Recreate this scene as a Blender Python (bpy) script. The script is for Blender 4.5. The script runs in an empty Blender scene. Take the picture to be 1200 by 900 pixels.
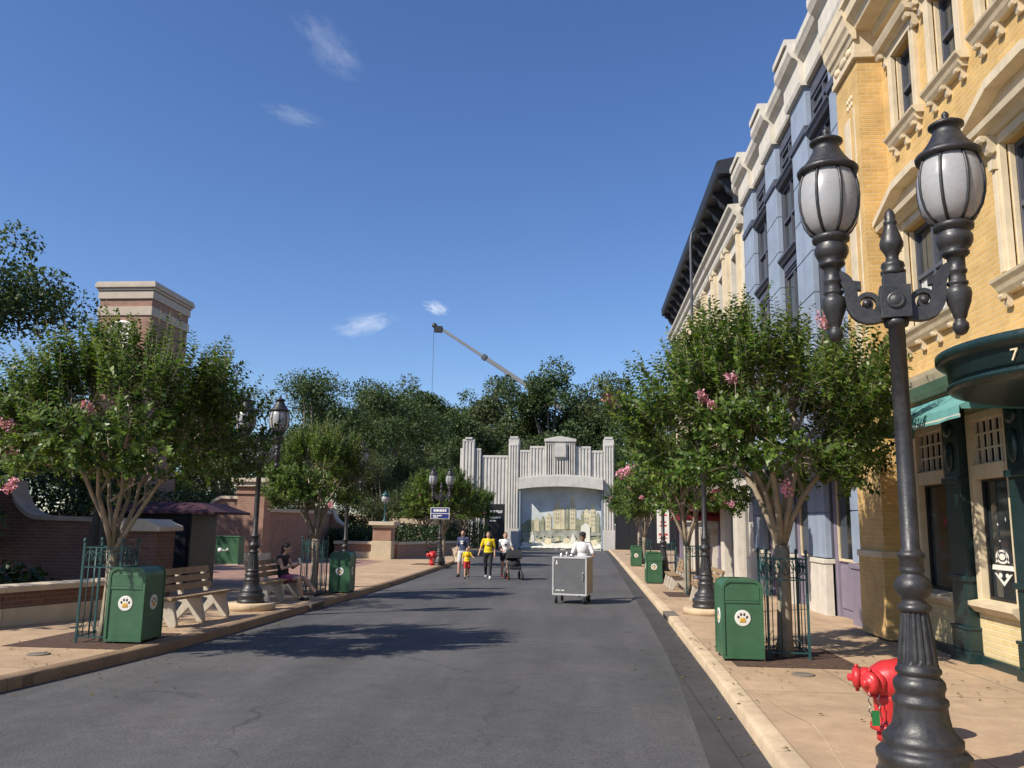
import bpy, bmesh, math, random
import numpy as np
from mathutils import Vector, Matrix, noise, Quaternion
random.seed(7)
R = math.radians
PI = math.pi
S = bpy.context.scene
COL = S.collection

# ------------------------------------------------------------------ helpers
def gz(y, h=0.0):
    return -0.012 * min(max(y, -30), 95) + h

class MB:
    def __init__(s):
        s.v, s.f, s.mi, s.sm = [], [], [], []
    def add(s, vs, fs, mi=0, smooth=False):
        o = len(s.v)
        s.v += [tuple(p) for p in vs]
        for f in fs:
            s.f.append([o + i for i in f]); s.mi.append(mi); s.sm.append(smooth)
        return s
    def box(s, x0, x1, y0, y1, z0, z1, mi=0):
        vs = [(x, y, z) for x in (x0, x1) for y in (y0, y1) for z in (z0, z1)]
        return s.add(vs, [(0,1,3,2),(4,6,7,5),(0,4,5,1),(2,3,7,6),(0,2,6,4),(1,5,7,3)], mi)
    def bar(s, a, b, w, h, up=(0,0,1), mi=0):
        a, b = Vector(a), Vector(b); d = (b-a).normalized(); up = Vector(up)
        if abs(d.dot(up)) > .98: up = Vector((1,0,0))
        r = d.cross(up).normalized(); u = r.cross(d)
        vs = []
        for p in (a, b):
            for sx, sz in ((-1,-1),(1,-1),(1,1),(-1,1)):
                vs.append(p + r*(sx*w/2) + u*(sz*h/2))
        return s.add(vs, [(0,1,2,3),(7,6,5,4),(0,4,5,1),(1,5,6,2),(2,6,7,3),(3,7,4,0)], mi)
    def lathe(s, prof, c=(0,0,0), seg=20, mi=0, smooth=True, a0=0, flute=0, axis='z'):
        vs, fs = [], []
        n = len(prof)
        for (r, z) in prof:
            for k in range(seg):
                a = a0 + 2*PI*k/seg
                vs.append((c[0]+r*math.cos(a), c[1]+r*math.sin(a), c[2]+z))
        for i in range(n-1):
            for k in range(seg):
                k2 = (k+1) % seg
                fs.append((i*seg+k, i*seg+k2, (i+1)*seg+k2, (i+1)*seg+k))
        fs.append(tuple(range(seg-1, -1, -1))); fs.append(tuple((n-1)*seg+k for k in range(seg)))
        return s.add(vs, fs, mi, smooth)
    def path(s, pts, rad, seg=8, mi=0, smooth=True):
        pts = [Vector(p) for p in pts]; n = len(pts)
        if not hasattr(rad, '__len__'): rad = [rad]*n
        vs, fs = [], []
        ref = None
        for i, p in enumerate(pts):
            d = (pts[min(i+1, n-1)] - pts[max(i-1, 0)])
            d = d.normalized() if d.length > 1e-9 else Vector((0,0,1))
            if ref is None:
                ref = Vector((1,0,0)) if abs(d.x) < .8 else Vector((0,1,0))
            u = d.cross(ref).normalized(); w = d.cross(u).normalized(); ref = -w if False else ref
            for k in range(seg):
                a = 2*PI*k/seg
                vs.append(p + u*(rad[i]*math.cos(a)) + w*(rad[i]*math.sin(a)))
        for i in range(n-1):
            for k in range(seg):
                k2 = (k+1) % seg
                fs.append((i*seg+k, i*seg+k2, (i+1)*seg+k2, (i+1)*seg+k))
        fs.append(tuple(range(seg-1, -1, -1))); fs.append(tuple((n-1)*seg+k for k in range(seg)))
        return s.add(vs, fs, mi, smooth)
    def capsule(s, a, b, ra, rb, seg=12):
        a, b = Vector(a), Vector(b); d = b-a; L = d.length; d = d.normalized()
        pts, rad = [], []
        for t in (80, 55, 30): pts.append(a - d*(ra*math.sin(R(t)))); rad.append(ra*math.cos(R(t)))
        for k in range(5):
            t = k/4; pts.append(a + d*(L*t)); rad.append(ra+(rb-ra)*t)
        for t in (30, 55, 80): pts.append(b + d*(rb*math.sin(R(t)))); rad.append(rb*math.cos(R(t)))
        return s.path(pts, rad, seg)
    def ell(s, c, r, seg=16, rings=10, mi=0, rot=None):
        vs, fs = [], []
        for i in range(rings+1):
            t = PI*(i+.02)/(rings+.04)
            for k in range(seg):
                a = 2*PI*k/seg
                p = Vector((r[0]*math.sin(t)*math.cos(a), r[1]*math.sin(t)*math.sin(a), r[2]*math.cos(t)))
                if rot: p = rot @ p
                vs.append(p + Vector(c))
        for i in range(rings):
            for k in range(seg):
                k2 = (k+1) % seg
                fs.append((i*seg+k, (i+1)*seg+k, (i+1)*seg+k2, i*seg+k2))
        fs.append(tuple(range(seg))); fs.append(tuple(rings*seg+k for k in range(seg-1, -1, -1)))
        return s.add(vs, fs, mi, True)
    def prism(s, poly, a, b, plane='xz', mi=0, smooth=False):
        """poly of 2D points, extruded between a and b along the missing axis"""
        n = len(poly)
        def P(p, t):
            return {'xz': (p[0], t, p[1]), 'yz': (t, p[0], p[1]), 'xy': (p[0], p[1], t)}[plane]
        vs = [P(p, a) for p in poly] + [P(p, b) for p in poly]
        fs = [tuple(range(n)), tuple(range(2*n-1, n-1, -1))]
        s.add(vs, fs, mi)
        o = len(s.v) - 2*n
        for i in range(n):
            j = (i+1) % n
            s.f.append([o+i, o+n+i, o+n+j, o+j]); s.mi.append(mi); s.sm.append(smooth)
        return s
    def xform(s, M, i0=0):
        for i in range(i0, len(s.v)):
            s.v[i] = tuple(M @ Vector(s.v[i]))
        return s
    def mesh(s, name, org=(0,0,0)):
        me = bpy.data.meshes.new(name)
        me.from_pydata([(x-org[0], y-org[1], z-org[2]) for x, y, z in s.v], [], s.f)
        me.polygons.foreach_set('material_index', s.mi); me.polygons.foreach_set('use_smooth', s.sm)
        bm = bmesh.new(); bm.from_mesh(me); bmesh.ops.recalc_face_normals(bm, faces=bm.faces); bm.to_mesh(me); bm.free()
        return me
    def build(s, name, mats, parent=None, org=(0,0,0), bevel=0, loc=None):
        return link(name, s.mesh(name, org), mats, parent, bevel, loc)

def link(name, me, mats, parent=None, bevel=0, loc=None):
    if not isinstance(mats, (list, tuple)): mats = [mats]
    if not me.materials:
        for m in mats: me.materials.append(m)
    o = bpy.data.objects.new(name, me); COL.objects.link(o)
    if parent: o.parent = parent
    if loc: o.location = loc
    if bevel:
        b = o.modifiers.new('Bevel', 'BEVEL'); b.width = bevel; b.segments = 2; b.limit_method = 'ANGLE'; b.angle_limit = R(40)
    return o

def tag(o, label=None, cat=None, group=None, kind=None):
    if label: o['label'] = label
    if cat: o['category'] = cat
    if group: o['group'] = group
    if kind: o['kind'] = kind
    return o

def empty(name, loc, label, cat, group=None, rz=0):
    o = bpy.data.objects.new(name, None); COL.objects.link(o)
    o.location = loc; o.rotation_euler = (0, 0, R(rz)); o.empty_display_size = .2
    return tag(o, label, cat, group)

KIDS = lambda o: [c for c in COL.objects if c.parent == o]
def copy_tree(o, parent=None):
    c = o.copy(); COL.objects.link(c)
    if parent: c.parent = parent
    for ch in list(o.children): copy_tree(ch, c)
    return c
def dup(o, loc, rz, label, scale=1, group=None):
    c = copy_tree(o); c.location = loc; c.rotation_euler = (0, 0, R(rz)); c['label'] = label
    c.scale = (scale,)*3 if not hasattr(scale, '__len__') else scale
    if group: c['group'] = group
    return c

# ------------------------------------------------------------------ materials
def nodes(name):
    m = bpy.data.materials.new(name); m.use_nodes = True
    nt = m.node_tree
    return m, nt, nt.nodes['Principled BSDF']
def N(nt, t, **kw):
    n = nt.nodes.new(t)
    for k, v in kw.items():
        if k in n.inputs.keys() if isinstance(k, str) else False: n.inputs[k].default_value = v
        else: setattr(n, k, v)
    return n
def L(nt, a, b): nt.links.new(a, b)
def mul(c, k): return tuple(min(1, x*k) for x in c[:3]) + (1,)
def ramp(nt, fac, stops):
    r = nt.nodes.new('ShaderNodeValToRGB')
    while len(r.color_ramp.elements) < len(stops): r.color_ramp.elements.new(.5)
    for e, (p, c) in zip(r.color_ramp.elements, stops): e.position = p; e.color = tuple(c[:3]) + (1,)
    L(nt, fac, r.inputs[0]); return r.outputs[0]
def tex(nt, scale, detail=4, rough=.55, vec=None, kind='Object', stretch=None):
    if vec is None:
        tc = nt.nodes.new('ShaderNodeTexCoord'); vec = tc.outputs[kind]
    if stretch:
        mp = nt.nodes.new('ShaderNodeMapping'); mp.inputs['Scale'].default_value = stretch; L(nt, vec, mp.inputs[0]); vec = mp.outputs[0]
    n = nt.nodes.new('ShaderNodeTexNoise'); n.inputs['Scale'].default_value = scale
    n.inputs['Detail'].default_value = detail; n.inputs['Roughness'].default_value = rough
    L(nt, vec, n.inputs['Vector']); return n.outputs[0]
def mixc(nt, fac, a, b, mode='MIX'):
    m = nt.nodes.new('ShaderNodeMix'); m.data_type = 'RGBA'; m.blend_type = mode
    for sock, v in ((m.inputs[0], fac), (m.inputs[6], a), (m.inputs[7], b)):
        if hasattr(v, 'links'): L(nt, v, sock)
        elif isinstance(v, (int, float)): sock.default_value = v
        else: sock.default_value = tuple(v[:3]) + (1,)
    return m.outputs[2]
def math_(nt, op, a, b=None, clamp=False):
    m = nt.nodes.new('ShaderNodeMath'); m.operation = op; m.use_clamp = clamp
    for sock, v in ((m.inputs[0], a), (m.inputs[1], b)):
        if v is None: continue
        if hasattr(v, 'links'): L(nt, v, sock)
        else: sock.default_value = v
    return m.outputs[0]
def bump(nt, bs, h, strength=.3, dist=.02):
    b = nt.nodes.new('ShaderNodeBump'); b.inputs['Strength'].default_value = strength; b.inputs['Distance'].default_value = dist
    L(nt, h, b.inputs['Height']); L(nt, b.outputs[0], bs.inputs['Normal'])

def mat(name, c, rough=.6, var=.25, scale=3, bmp=.15, bscale=40, metal=0, spec=.5, coat=0, dirt=0, streak=0):
    m, nt, bs = nodes(name)
    n = tex(nt, scale, 6)
    col = ramp(nt, n, [(.3, mul(c, 1-var)), (.7, mul(c, 1+var*.6))])
    if dirt:
        d = tex(nt, 1.3, 8, .7); col = mixc(nt, ramp(nt, d, [(.52, (0,0,0)), (.75, (dirt,)*3)]), col, mul(c, .45))
    if streak:
        d = tex(nt, 1.0, 7, .65, stretch=(7,7,.35)); col = mixc(nt, ramp(nt, d, [(.50, (0,0,0)), (.72, (streak,)*3)]), col, mul(c, .55))
    L(nt, col, bs.inputs['Base Color'])
    rn = tex(nt, scale*4, 3)
    L(nt, ramp(nt, rn, [(.3, (max(0, rough-.1),)*3), (.7, (min(1, rough+.1),)*3)]), bs.inputs['Roughness'])
    bs.inputs['Metallic'].default_value = metal; bs.inputs['Specular IOR Level'].default_value = spec
    bs.inputs['Coat Weight'].default_value = coat
    if bmp: bump(nt, bs, tex(nt, bscale, 4), bmp, .01)
    return m

def brick(name, c1, c2, mortar, bw=.22, bh=.075, bmp=.5):
    m, nt, bs = nodes(name)
    tc = nt.nodes.new('ShaderNodeTexCoord'); sp = nt.nodes.new('ShaderNodeSeparateXYZ'); L(nt, tc.outputs['Object'], sp.inputs[0])
    u = math_(nt, 'ADD', sp.outputs[0], sp.outputs[1]); cb = nt.nodes.new('ShaderNodeCombineXYZ')
    L(nt, u, cb.inputs[0]); L(nt, sp.outputs[2], cb.inputs[1])
    b = nt.nodes.new('ShaderNodeTexBrick'); L(nt, cb.outputs[0], b.inputs['Vector'])
    b.inputs['Scale'].default_value = 1; b.inputs['Brick Width'].default_value = bw; b.inputs['Row Height'].default_value = bh
    b.inputs['Mortar Size'].default_value = .008; b.inputs['Mortar Smooth'].default_value = .3; b.inputs['Bias'].default_value = .0
    b.inputs['Color1'].default_value = c1 + (1,); b.inputs['Color2'].default_value = c2 + (1,); b.inputs['Mortar'].default_value = mortar + (1,)
    n = tex(nt, 1.5, 7, .65)
    col = mixc(nt, 1.0, b.outputs[0], ramp(nt, n, [(.25, (.72,.72,.72)), (.7, (1.12,1.12,1.12))]), 'MULTIPLY')
    L(nt, col, bs.inputs['Base Color']); bs.inputs['Roughness'].default_value = .8
    h = math_(nt, 'SUBTRACT', tex(nt, 60, 3), math_(nt, 'MULTIPLY', b.outputs[1], 1.5)); bump(nt, bs, h, bmp, .012)
    return m

def glass(name, c=(.015,.018,.02), rough=.05):
    m, nt, bs = nodes(name)
    n = tex(nt, 1.2, 3); L(nt, ramp(nt, n, [(.35, c), (.7, mul(c, 2.6))]), bs.inputs['Base Color'])
    bs.inputs['Roughness'].default_value = rough; bs.inputs['Specular IOR Level'].default_value = .8
    bump(nt, bs, tex(nt, 1.5, 2), .06, .02)
    return m

def leafmat(name, dark, mid, light, trans=.3, rough=.45):
    m, nt, bs = nodes(name)
    g = nt.nodes.new('ShaderNodeNewGeometry')
    col = ramp(nt, g.outputs['Random Per Island'], [(0, dark), (.55, mid), (1, light)])
    n = tex(nt, .9, 3); col = mixc(nt, 1, col, ramp(nt, n, [(.3, (.75,.8,.7)), (.7, (1.2,1.15,1.1))]), 'MULTIPLY')
    L(nt, col, bs.inputs['Base Color']); bs.inputs['Roughness'].default_value = rough; bs.inputs['Specular IOR Level'].default_value = .35
    t = nt.nodes.new('ShaderNodeBsdfTranslucent'); L(nt, mixc(nt, 1, col, (1.0,1.0,.5), 'MULTIPLY'), t.inputs[0])
    mx = nt.nodes.new('ShaderNodeMixShader'); mx.inputs[0].default_value = trans
    L(nt, bs.outputs[0], mx.inputs[1]); L(nt, t.outputs[0], mx.inputs[2])
    L(nt, mx.outputs[0], nt.nodes['Material Output'].inputs[0]); return m

M = {}
M['iron'] = mat('black_painted_iron', (.029,.028,.029), .44, .45, 7, .18, 60, 0, .5)
M['globe'] = mat('frosted_globe', (.33,.325,.325), .3, .06, 6, 0)
M['globe'].node_tree.nodes['Principled BSDF'].inputs['Subsurface Weight'].default_value = .25
M['cream'] = mat('cream_trim', (.62,.51,.345), .65, .14, 4, .12, 50, dirt=.3, streak=.35)
M['white'] = mat('white_paint', (.60,.55,.465), .65, .12, 4, .12, 50, dirt=.35, streak=.45)
M['ybrick'] = brick('yellow_brick', (.62,.395,.14), (.53,.33,.105), (.58,.43,.225), .21, .072)
M['tbrick'] = brick('lit_terracotta_brick', (.36,.185,.12), (.29,.14,.095), (.38,.29,.22), .22, .075)  # lit copy of the wall brick, sunlight put into the colour
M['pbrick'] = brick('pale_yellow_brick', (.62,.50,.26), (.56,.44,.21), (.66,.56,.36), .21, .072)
M['shadebrick'] = brick('shaded_brick', (.19,.092,.066), (.14,.066,.048), (.20,.15,.12), .22, .075)  # shaded copy of the wall brick, tree shade put into the colour
M['blue'] = mat('blue_stucco', (.255,.305,.385), .7, .14, 1.5, .15, 60, dirt=.35, streak=.4)
M['slate'] = mat('slate_frame', (.075,.078,.10), .5, .15, 6)
M['lilac'] = mat('grey_lilac_paint', (.20,.17,.22), .55, .12, 4)
M['glass'] = glass('window_glass')
M['blind'] = mat('window_blind', (.5,.5,.47), .7, .15, 9)
M['teal'] = mat('teal_canvas', (.115,.30,.275), .8, .15, 5, .2, 200)
M['dgreen'] = mat('dark_green_paint', (.011,.030,.030), .35, .2, 6, .08, 30)
M['bin'] = mat('bin_green_paint', (.045,.125,.060), .45, .22, 3, .08, 90, dirt=.35)
M['black'] = mat('black_paint', (.012,.012,.013), .5)
M['darkroof'] = mat('dark_eave', (.018,.02,.028), .6)
M['maroon'] = mat('maroon_canvas', (.20,.02,.03), .75, .2, 6, .2, 150)
M['purple'] = mat('plum_canvas', (.055,.016,.026), .8, .2, 6, .2, 150)
M['navy'] = mat('navy_canvas', (.02,.025,.05), .8)
M['stone'] = mat('gate_stone', (.53,.505,.455), .8, .12, 1.2, .25, 20, dirt=.35, streak=.4)
M['conc'] = mat('pale_concrete', (.55,.46,.34), .85, .16, 3, .3, 50, dirt=.35)
M['beige'] = mat('beige_stucco', (.52,.42,.29), .85, .14, 2, .2, 50, dirt=.3)
M['wood'] = mat('bench_wood', (.31,.205,.11), .6, .3, 6, .25, 30)
M['benchconc'] = mat('bench_concrete', (.46,.41,.33), .85, .15, 8, .3, 60)
M['red'] = mat('red_paint', (.52,.026,.028), .42, .25, 7, .25, 30, dirt=.25)
M['chain'] = mat('chain_steel', (.25,.24,.23), .4, .2, 20, metal=1)
M['tag'] = mat('green_tag', (.02,.22,.06), .6)
M['emblem'] = mat('emblem_white', (.72,.70,.64), .5, .05)
M['paw'] = mat('paw_gold', (.62,.36,.05), .5)
M['toe'] = mat('toe_brown', (.07,.035,.015), .5)
M['guard'] = mat('teal_iron', (.02,.075,.075), .45, .2, 9)
M['bark'] = mat('smooth_bark', (.30,.24,.17), .85, .35, 7, .4, 25)
M['oakbark'] = mat('grey_bark', (.17,.14,.11), .9, .3, 5, .6, 12)
M['leaf'] = leafmat('crape_leaf', (.028,.064,.013), (.088,.160,.027), (.195,.27,.055), .40, .40)
M['oak'] = leafmat('oak_leaf', (.034,.060,.024), (.078,.122,.046), (.14,.185,.078), .34, .55)
M['oak2'] = leafmat('olive_leaf', (.042,.064,.030), (.094,.128,.058), (.16,.19,.09), .34, .55)
M['hedge'] = leafmat('hedge_leaf', (.012,.030,.010), (.03,.062,.02), (.055,.10,.03), .15)
M['pink'] = leafmat('pink_petal', (.60,.22,.36), (.72,.34,.47), (.82,.50,.60), .35)
M['mulch'] = mat('mulch', (.085,.045,.03), .95, .45, 14, .8, 40)
M['alu'] = mat('aluminium', (.62,.60,.57), .35, .1, 10, metal=1)
M['cartpanel'] = mat('grey_panel', (.12,.12,.125), .4, .12, 4)
M['cartframe'] = mat('brushed_frame', (.55,.54,.52), .4, .1, 10, metal=.3)
M['rubber'] = mat('rubber', (.02,.02,.02), .8)
M['skin'] = mat('skin', (.48,.28,.19), .5, .08, 12, 0)
M['skin2'] = mat('darker_skin', (.20,.11,.075), .5, .08, 12, 0)
M['hair'] = mat('dark_hair', (.02,.014,.01), .5, .3, 40)
M['blond'] = mat('brown_hair', (.07,.04,.02), .5, .3, 40)
M['yshirt'] = mat('yellow_cloth', (.72,.52,.01), .85, .1, 14, .2, 60)
M['wshirt'] = mat('white_cloth', (.74,.72,.70), .85, .06, 14, .2, 60)
M['nshirt'] = mat('navy_cloth', (.035,.045,.10), .85, .2, 14, .2, 60)
M['kshirt'] = mat('black_cloth', (.018,.018,.022), .85, .2, 14, .2, 60)
M['lshort'] = mat('light_cloth', (.50,.48,.46), .85, .1, 14, .2, 60)
M['rshort'] = mat('red_cloth', (.45,.03,.03), .85, .1, 14, .2, 60)
M['pshort'] = mat('plum_cloth', (.26,.06,.13), .85, .1, 14, .2, 60)
M['shadeconc'] = mat('shaded_coping', (.33,.28,.21), .85, .2, 3, .3, 50, dirt=.4)  # dirty coping, darkened in colour for the shade on the volute wall
M['kite'] = mat('tower_band', (.50,.42,.33), .8, .1, 2)
M['signblue'] = mat('sign_blue', (.02,.03,.16), .4, .05)
M['craneboom'] = mat('crane_steel', (.20,.205,.21), .5, .15, 2)

def road_material():
    m, nt, bs = nodes('asphalt')
    base = (.088,.087,.090)
    big = tex(nt, .35, 5, .6); st = tex(nt, .8, 5, .6, stretch=(1.6,.18,1)); fine = tex(nt, 55, 3, .8)
    col = ramp(nt, big, [(.28, mul(base, .72)), (.5, base), (.72, mul((.10,.094,.09), 1.35))])
    col = mixc(nt, .5, col, ramp(nt, st, [(.3, mul(base, .62)), (.7, mul(base, 1.45))]))
    md = tex(nt, 4.5, 6, .75); col = mixc(nt, .45, col, ramp(nt, md, [(.3, (.62,.62,.62)), (.68, (1.22,1.2,1.17))]), 'MULTIPLY')
    col = mixc(nt, .75, col, ramp(nt, fine, [(.32, (.45,.45,.45)), (.68, (1.5,1.48,1.42))]), 'MULTIPLY')
    tc = nt.nodes.new('ShaderNodeTexCoord')
    wob = nt.nodes.new('ShaderNodeTexNoise'); wob.inputs['Scale'].default_value = 1.1; wob.inputs['Detail'].default_value = 5; L(nt, tc.outputs['Object'], wob.inputs[0])
    vm = nt.nodes.new('ShaderNodeVectorMath'); vm.operation = 'MULTIPLY_ADD'; L(nt, wob.outputs[1], vm.inputs[0]); vm.inputs[1].default_value = (1.2,1.2,0); L(nt, tc.outputs['Object'], vm.inputs[2])
    vo = nt.nodes.new('ShaderNodeTexVoronoi'); vo.feature = 'DISTANCE_TO_EDGE'; vo.inputs['Scale'].default_value = .28; L(nt, vm.outputs[0], vo.inputs['Vector'])
    crack = ramp(nt, vo.outputs[0], [(0, (1,1,1)), (.006, (0,0,0))])
    msk = ramp(nt, tex(nt, .5, 3), [(.46, (0,0,0)), (.58, (1,1,1))])
    col = mixc(nt, math_(nt, 'MULTIPLY', math_(nt, 'MULTIPLY', crack, msk), .5), col, (.016,.016,.017))
    spots = ramp(nt, tex(nt, 1.9, 2, .4), [(.74, (0,0,0)), (.80, (.5,.5,.5))])
    col = mixc(nt, spots, col, (.025,.025,.026))
    L(nt, col, bs.inputs['Base Color']); bs.inputs['Roughness'].default_value = .82; bs.inputs['Specular IOR Level'].default_value = .35
    bump(nt, bs, fine, .5, .012); return m

def pave_material(name, base, joint=3.0, jw=.014, red=False):
    m, nt, bs = nodes(name)
    tc = nt.nodes.new('ShaderNodeTexCoord'); sp = nt.nodes.new('ShaderNodeSeparateXYZ'); L(nt, tc.outputs['Object'], sp.inputs[0])
    def line(o, per, off):
        f = math_(nt, 'FRACT', math_(nt, 'DIVIDE', math_(nt, 'ADD', o, off), per))
        return math_(nt, 'LESS_THAN', math_(nt, 'ABSOLUTE', math_(nt, 'SUBTRACT', f, .5)), jw/per)
    j = math_(nt, 'MAXIMUM', line(sp.outputs[0], joint*.55, 100.3), line(sp.outputs[1], joint, 100.6))
    big = tex(nt, .6, 7, .65); mid = tex(nt, 3.5, 6, .7); fine = tex(nt, 70, 3, .7)
    col = ramp(nt, big, [(.3, mul(base, .78)), (.7, mul(base, 1.15))])
    col = mixc(nt, .55, col, ramp(nt, mid, [(.3, (.68,.66,.64)), (.62, (1.1,1.1,1.1))]), 'MULTIPLY')
    col = mixc(nt, .35, col, ramp(nt, fine, [(.3, (.6,.6,.6)), (.7, (1.3,1.3,1.3))]), 'MULTIPLY')
    st = ramp(nt, tex(nt, 1.6, 4, .6), [(.62, (0,0,0)), (.72, (.4,.4,.4))])
    col = mixc(nt, st, col, mul(base, .5))
    col = mixc(nt, math_(nt, 'MULTIPLY', j, .55), col, mul(base, .35))
    L(nt, col, bs.inputs['Base Color']); bs.inputs['Roughness'].default_value = .85; bs.inputs['Specular IOR Level'].default_value = .3
    bump(nt, bs, math_(nt, 'SUBTRACT', fine, j), .25, .008); return m
M['road'] = road_material()
M['pave'] = pave_material('tan_concrete', (.46,.325,.205))
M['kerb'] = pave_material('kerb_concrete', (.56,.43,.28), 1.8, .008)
M['kerbshade'] = pave_material('shaded_kerb_concrete', (.27,.185,.115), 1.8, .008)  # left kerb copy, darkened for its face turned away from the sun
M['plaza'] = brick('plaza_pavers', (.34,.20,.15), (.28,.16,.12), (.33,.25,.19), .3, .3, .2)
M['gutter'] = pave_material('dark_gutter', (.062,.059,.060), 9, .01)
M['earth'] = mat('bare_ground', (.12,.10,.07), .95, .3, .5, .4, 6)

# ------------------------------------------------------------------ camera / sun / sky
F_ = Vector((-.0843816, .98276398, .16448313)); r_ = Vector((.99643313, .08307902, .01479514)); u_ = Vector((-.000875, -.16514488, .98626893))
cam = bpy.data.cameras.new('camera'); co = bpy.data.objects.new('camera', cam); COL.objects.link(co)
mw = Matrix((( r_.x, u_.x, -F_.x, 0), (r_.y, u_.y, -F_.y, 0), (r_.z, u_.z, -F_.z, 1.66), (0,0,0,1)))
co.matrix_world = mw
cam.sensor_width = 36; cam.lens = 970*36/1200; cam.clip_end = 3000; cam.clip_start = .05
S.camera = co
def ray(px, py): return (F_ + r_*((px-600)/970) - u_*((py-450)/970)).normalized()

SUN_EL, SUN_DIR = 41, 36            # light travels towards azimuth SUN_DIR measured from +X to +Y
sl = bpy.data.lights.new('sun', 'SUN'); sl.energy = 4.2; sl.angle = R(.53); sl.color = (1, .93, .82)
so = bpy.data.objects.new('sun', sl); COL.objects.link(so)
d = Vector((math.cos(R(SUN_EL))*math.cos(R(SUN_DIR)), math.cos(R(SUN_EL))*math.sin(R(SUN_DIR)), -math.sin(R(SUN_EL))))
so.rotation_euler = d.to_track_quat('-Z', 'Y').to_euler()
W = bpy.data.worlds.new('World'); S.world = W; W.use_nodes = True
nt = W.node_tree; bg = nt.nodes['Background']
sky = nt.nodes.new('ShaderNodeTexSky'); sky.sky_type = 'NISHITA'; sky.sun_disc = False
sky.sun_elevation = R(SUN_EL); sky.sun_rotation = math.atan2(-d.x, -d.y) % (2*PI)
sky.air_density = 1.0; sky.dust_density = .3; sky.ozone_density = 4.5; sky.altitude = 50
tc = nt.nodes.new('ShaderNodeTexCoord')
hs_ = nt.nodes.new('ShaderNodeHueSaturation'); hs_.inputs['Saturation'].default_value = 1.12; hs_.inputs['Hue'].default_value = .510; L(nt, sky.outputs[0], hs_.inputs['Color']); col = hs_.outputs[0]
for (px, py, w, h, ang, amt, sc) in ((385,55,.050,.026,38,.09,26), (345,136,.040,.012,12,.09,30), (428,381,.045,.016,-14,.25,30), (511,361,.020,.010,18,.38,40)):
    d0 = ray(px, py); ca, sa = math.cos(R(ang)), math.sin(R(ang))
    ax = (r_*ca - u_*sa)/w; ay = (r_*sa + u_*ca)/h
    sub = nt.nodes.new('ShaderNodeVectorMath'); sub.operation = 'SUBTRACT'; L(nt, tc.outputs['Generated'], sub.inputs[0]); sub.inputs[1].default_value = d0
    def dot(v):
        n = nt.nodes.new('ShaderNodeVectorMath'); n.operation = 'DOT_PRODUCT'; L(nt, sub.outputs[0], n.inputs[0]); n.inputs[1].default_value = v; return n.outputs['Value']
    a, b = dot(ax), dot(ay)
    rr = math_(nt, 'ADD', math_(nt, 'MULTIPLY', a, a), math_(nt, 'MULTIPLY', b, b))
    fall = math_(nt, 'SUBTRACT', 1, math_(nt, 'SQRT', rr), True)
    front = nt.nodes.new('ShaderNodeVectorMath'); front.operation = 'DOT_PRODUCT'; L(nt, tc.outputs['Generated'], front.inputs[0]); front.inputs[1].default_value = d0
    mp = nt.nodes.new('ShaderNodeCombineXYZ'); L(nt, a, mp.inputs[0]); L(nt, b, mp.inputs[1])
    nz = nt.nodes.new('ShaderNodeTexNoise'); nz.inputs['Scale'].default_value = 2.6; nz.inputs['Detail'].default_value = 9; nz.inputs['Roughness'].default_value = .62; nz.inputs['Distortion'].default_value = .4
    off = nt.nodes.new('ShaderNodeVectorMath'); off.operation = 'ADD'; L(nt, mp.outputs[0], off.inputs[0]); off.inputs[1].default_value = (px*.37, py*.11, 3); L(nt, off.outputs[0], nz.inputs['Vector'])
    den = math_(nt, 'MULTIPLY', ramp(nt, math_(nt, 'ADD', nz.outputs[0], math_(nt, 'MULTIPLY', fall, .42)), [(.52, (0,0,0)), (.95, (1,1,1))]), math_(nt, 'MULTIPLY', ramp(nt, fall, [(0, (0,0,0)), (.5, (1,1,1))]), math_(nt, 'GREATER_THAN', front.outputs['Value'], .9)))
    col = mixc(nt, math_(nt, 'MULTIPLY', den, amt*1.5, True), col, (6.5, 6.9, 7.6))
L(nt, col, bg.inputs[0]); bg.inputs[1].default_value = .10
S.view_settings.view_transform = 'Standard'; S.view_settings.look = 'None'; S.view_settings.exposure = .6; S.view_settings.gamma = 1
S.cycles.max_bounces = 6; S.cycles.transparent_max_bounces = 8

# ------------------------------------------------------------------ ground, road, pavements
def interp(tab, y):
    if y <= tab[0][0]: return tab[0][1]
    for (a, xa), (b, xb) in zip(tab, tab[1:]):
        if y <= b:
            t = (y-a)/(b-a); return xa + (xb-xa)*t
    return tab[-1][1]
LK = [(-8,-7.6), (2,-6.9), (6,-6.1), (8.2,-5.79), (9.5,-5.67), (11,-5.56), (13,-5.56), (16,-5.6), (20,-5.6), (27,-5.8), (36,-6.2), (44,-6.6), (51.5,-7.2), (60,-8.0), (84,-8.6)]
RK = [(-8,1.1), (6.5,1.38), (10,1.5), (17,1.66), (30,1.86), (61,2.34), (84,2.62)]
YS = sorted(set([-8 + .5*i for i in range(60)] + [22+1.5*i for i in range(42)] + [84]))
YS = [y for y in YS if y <= 84]

def sheet(name, left, right, h, m, ys=YS, kind='structure'):
    mb = MB(); vs, fs = [], []
    for y in ys: vs += [(left(y), y, gz(y, h)), (right(y), y, gz(y, h))]
    for i in range(len(ys)-1): fs.append((2*i, 2*i+1, 2*i+3, 2*i+2))
    mb.add(vs, fs); o = mb.build(name, m); return tag(o, kind=kind)

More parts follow.
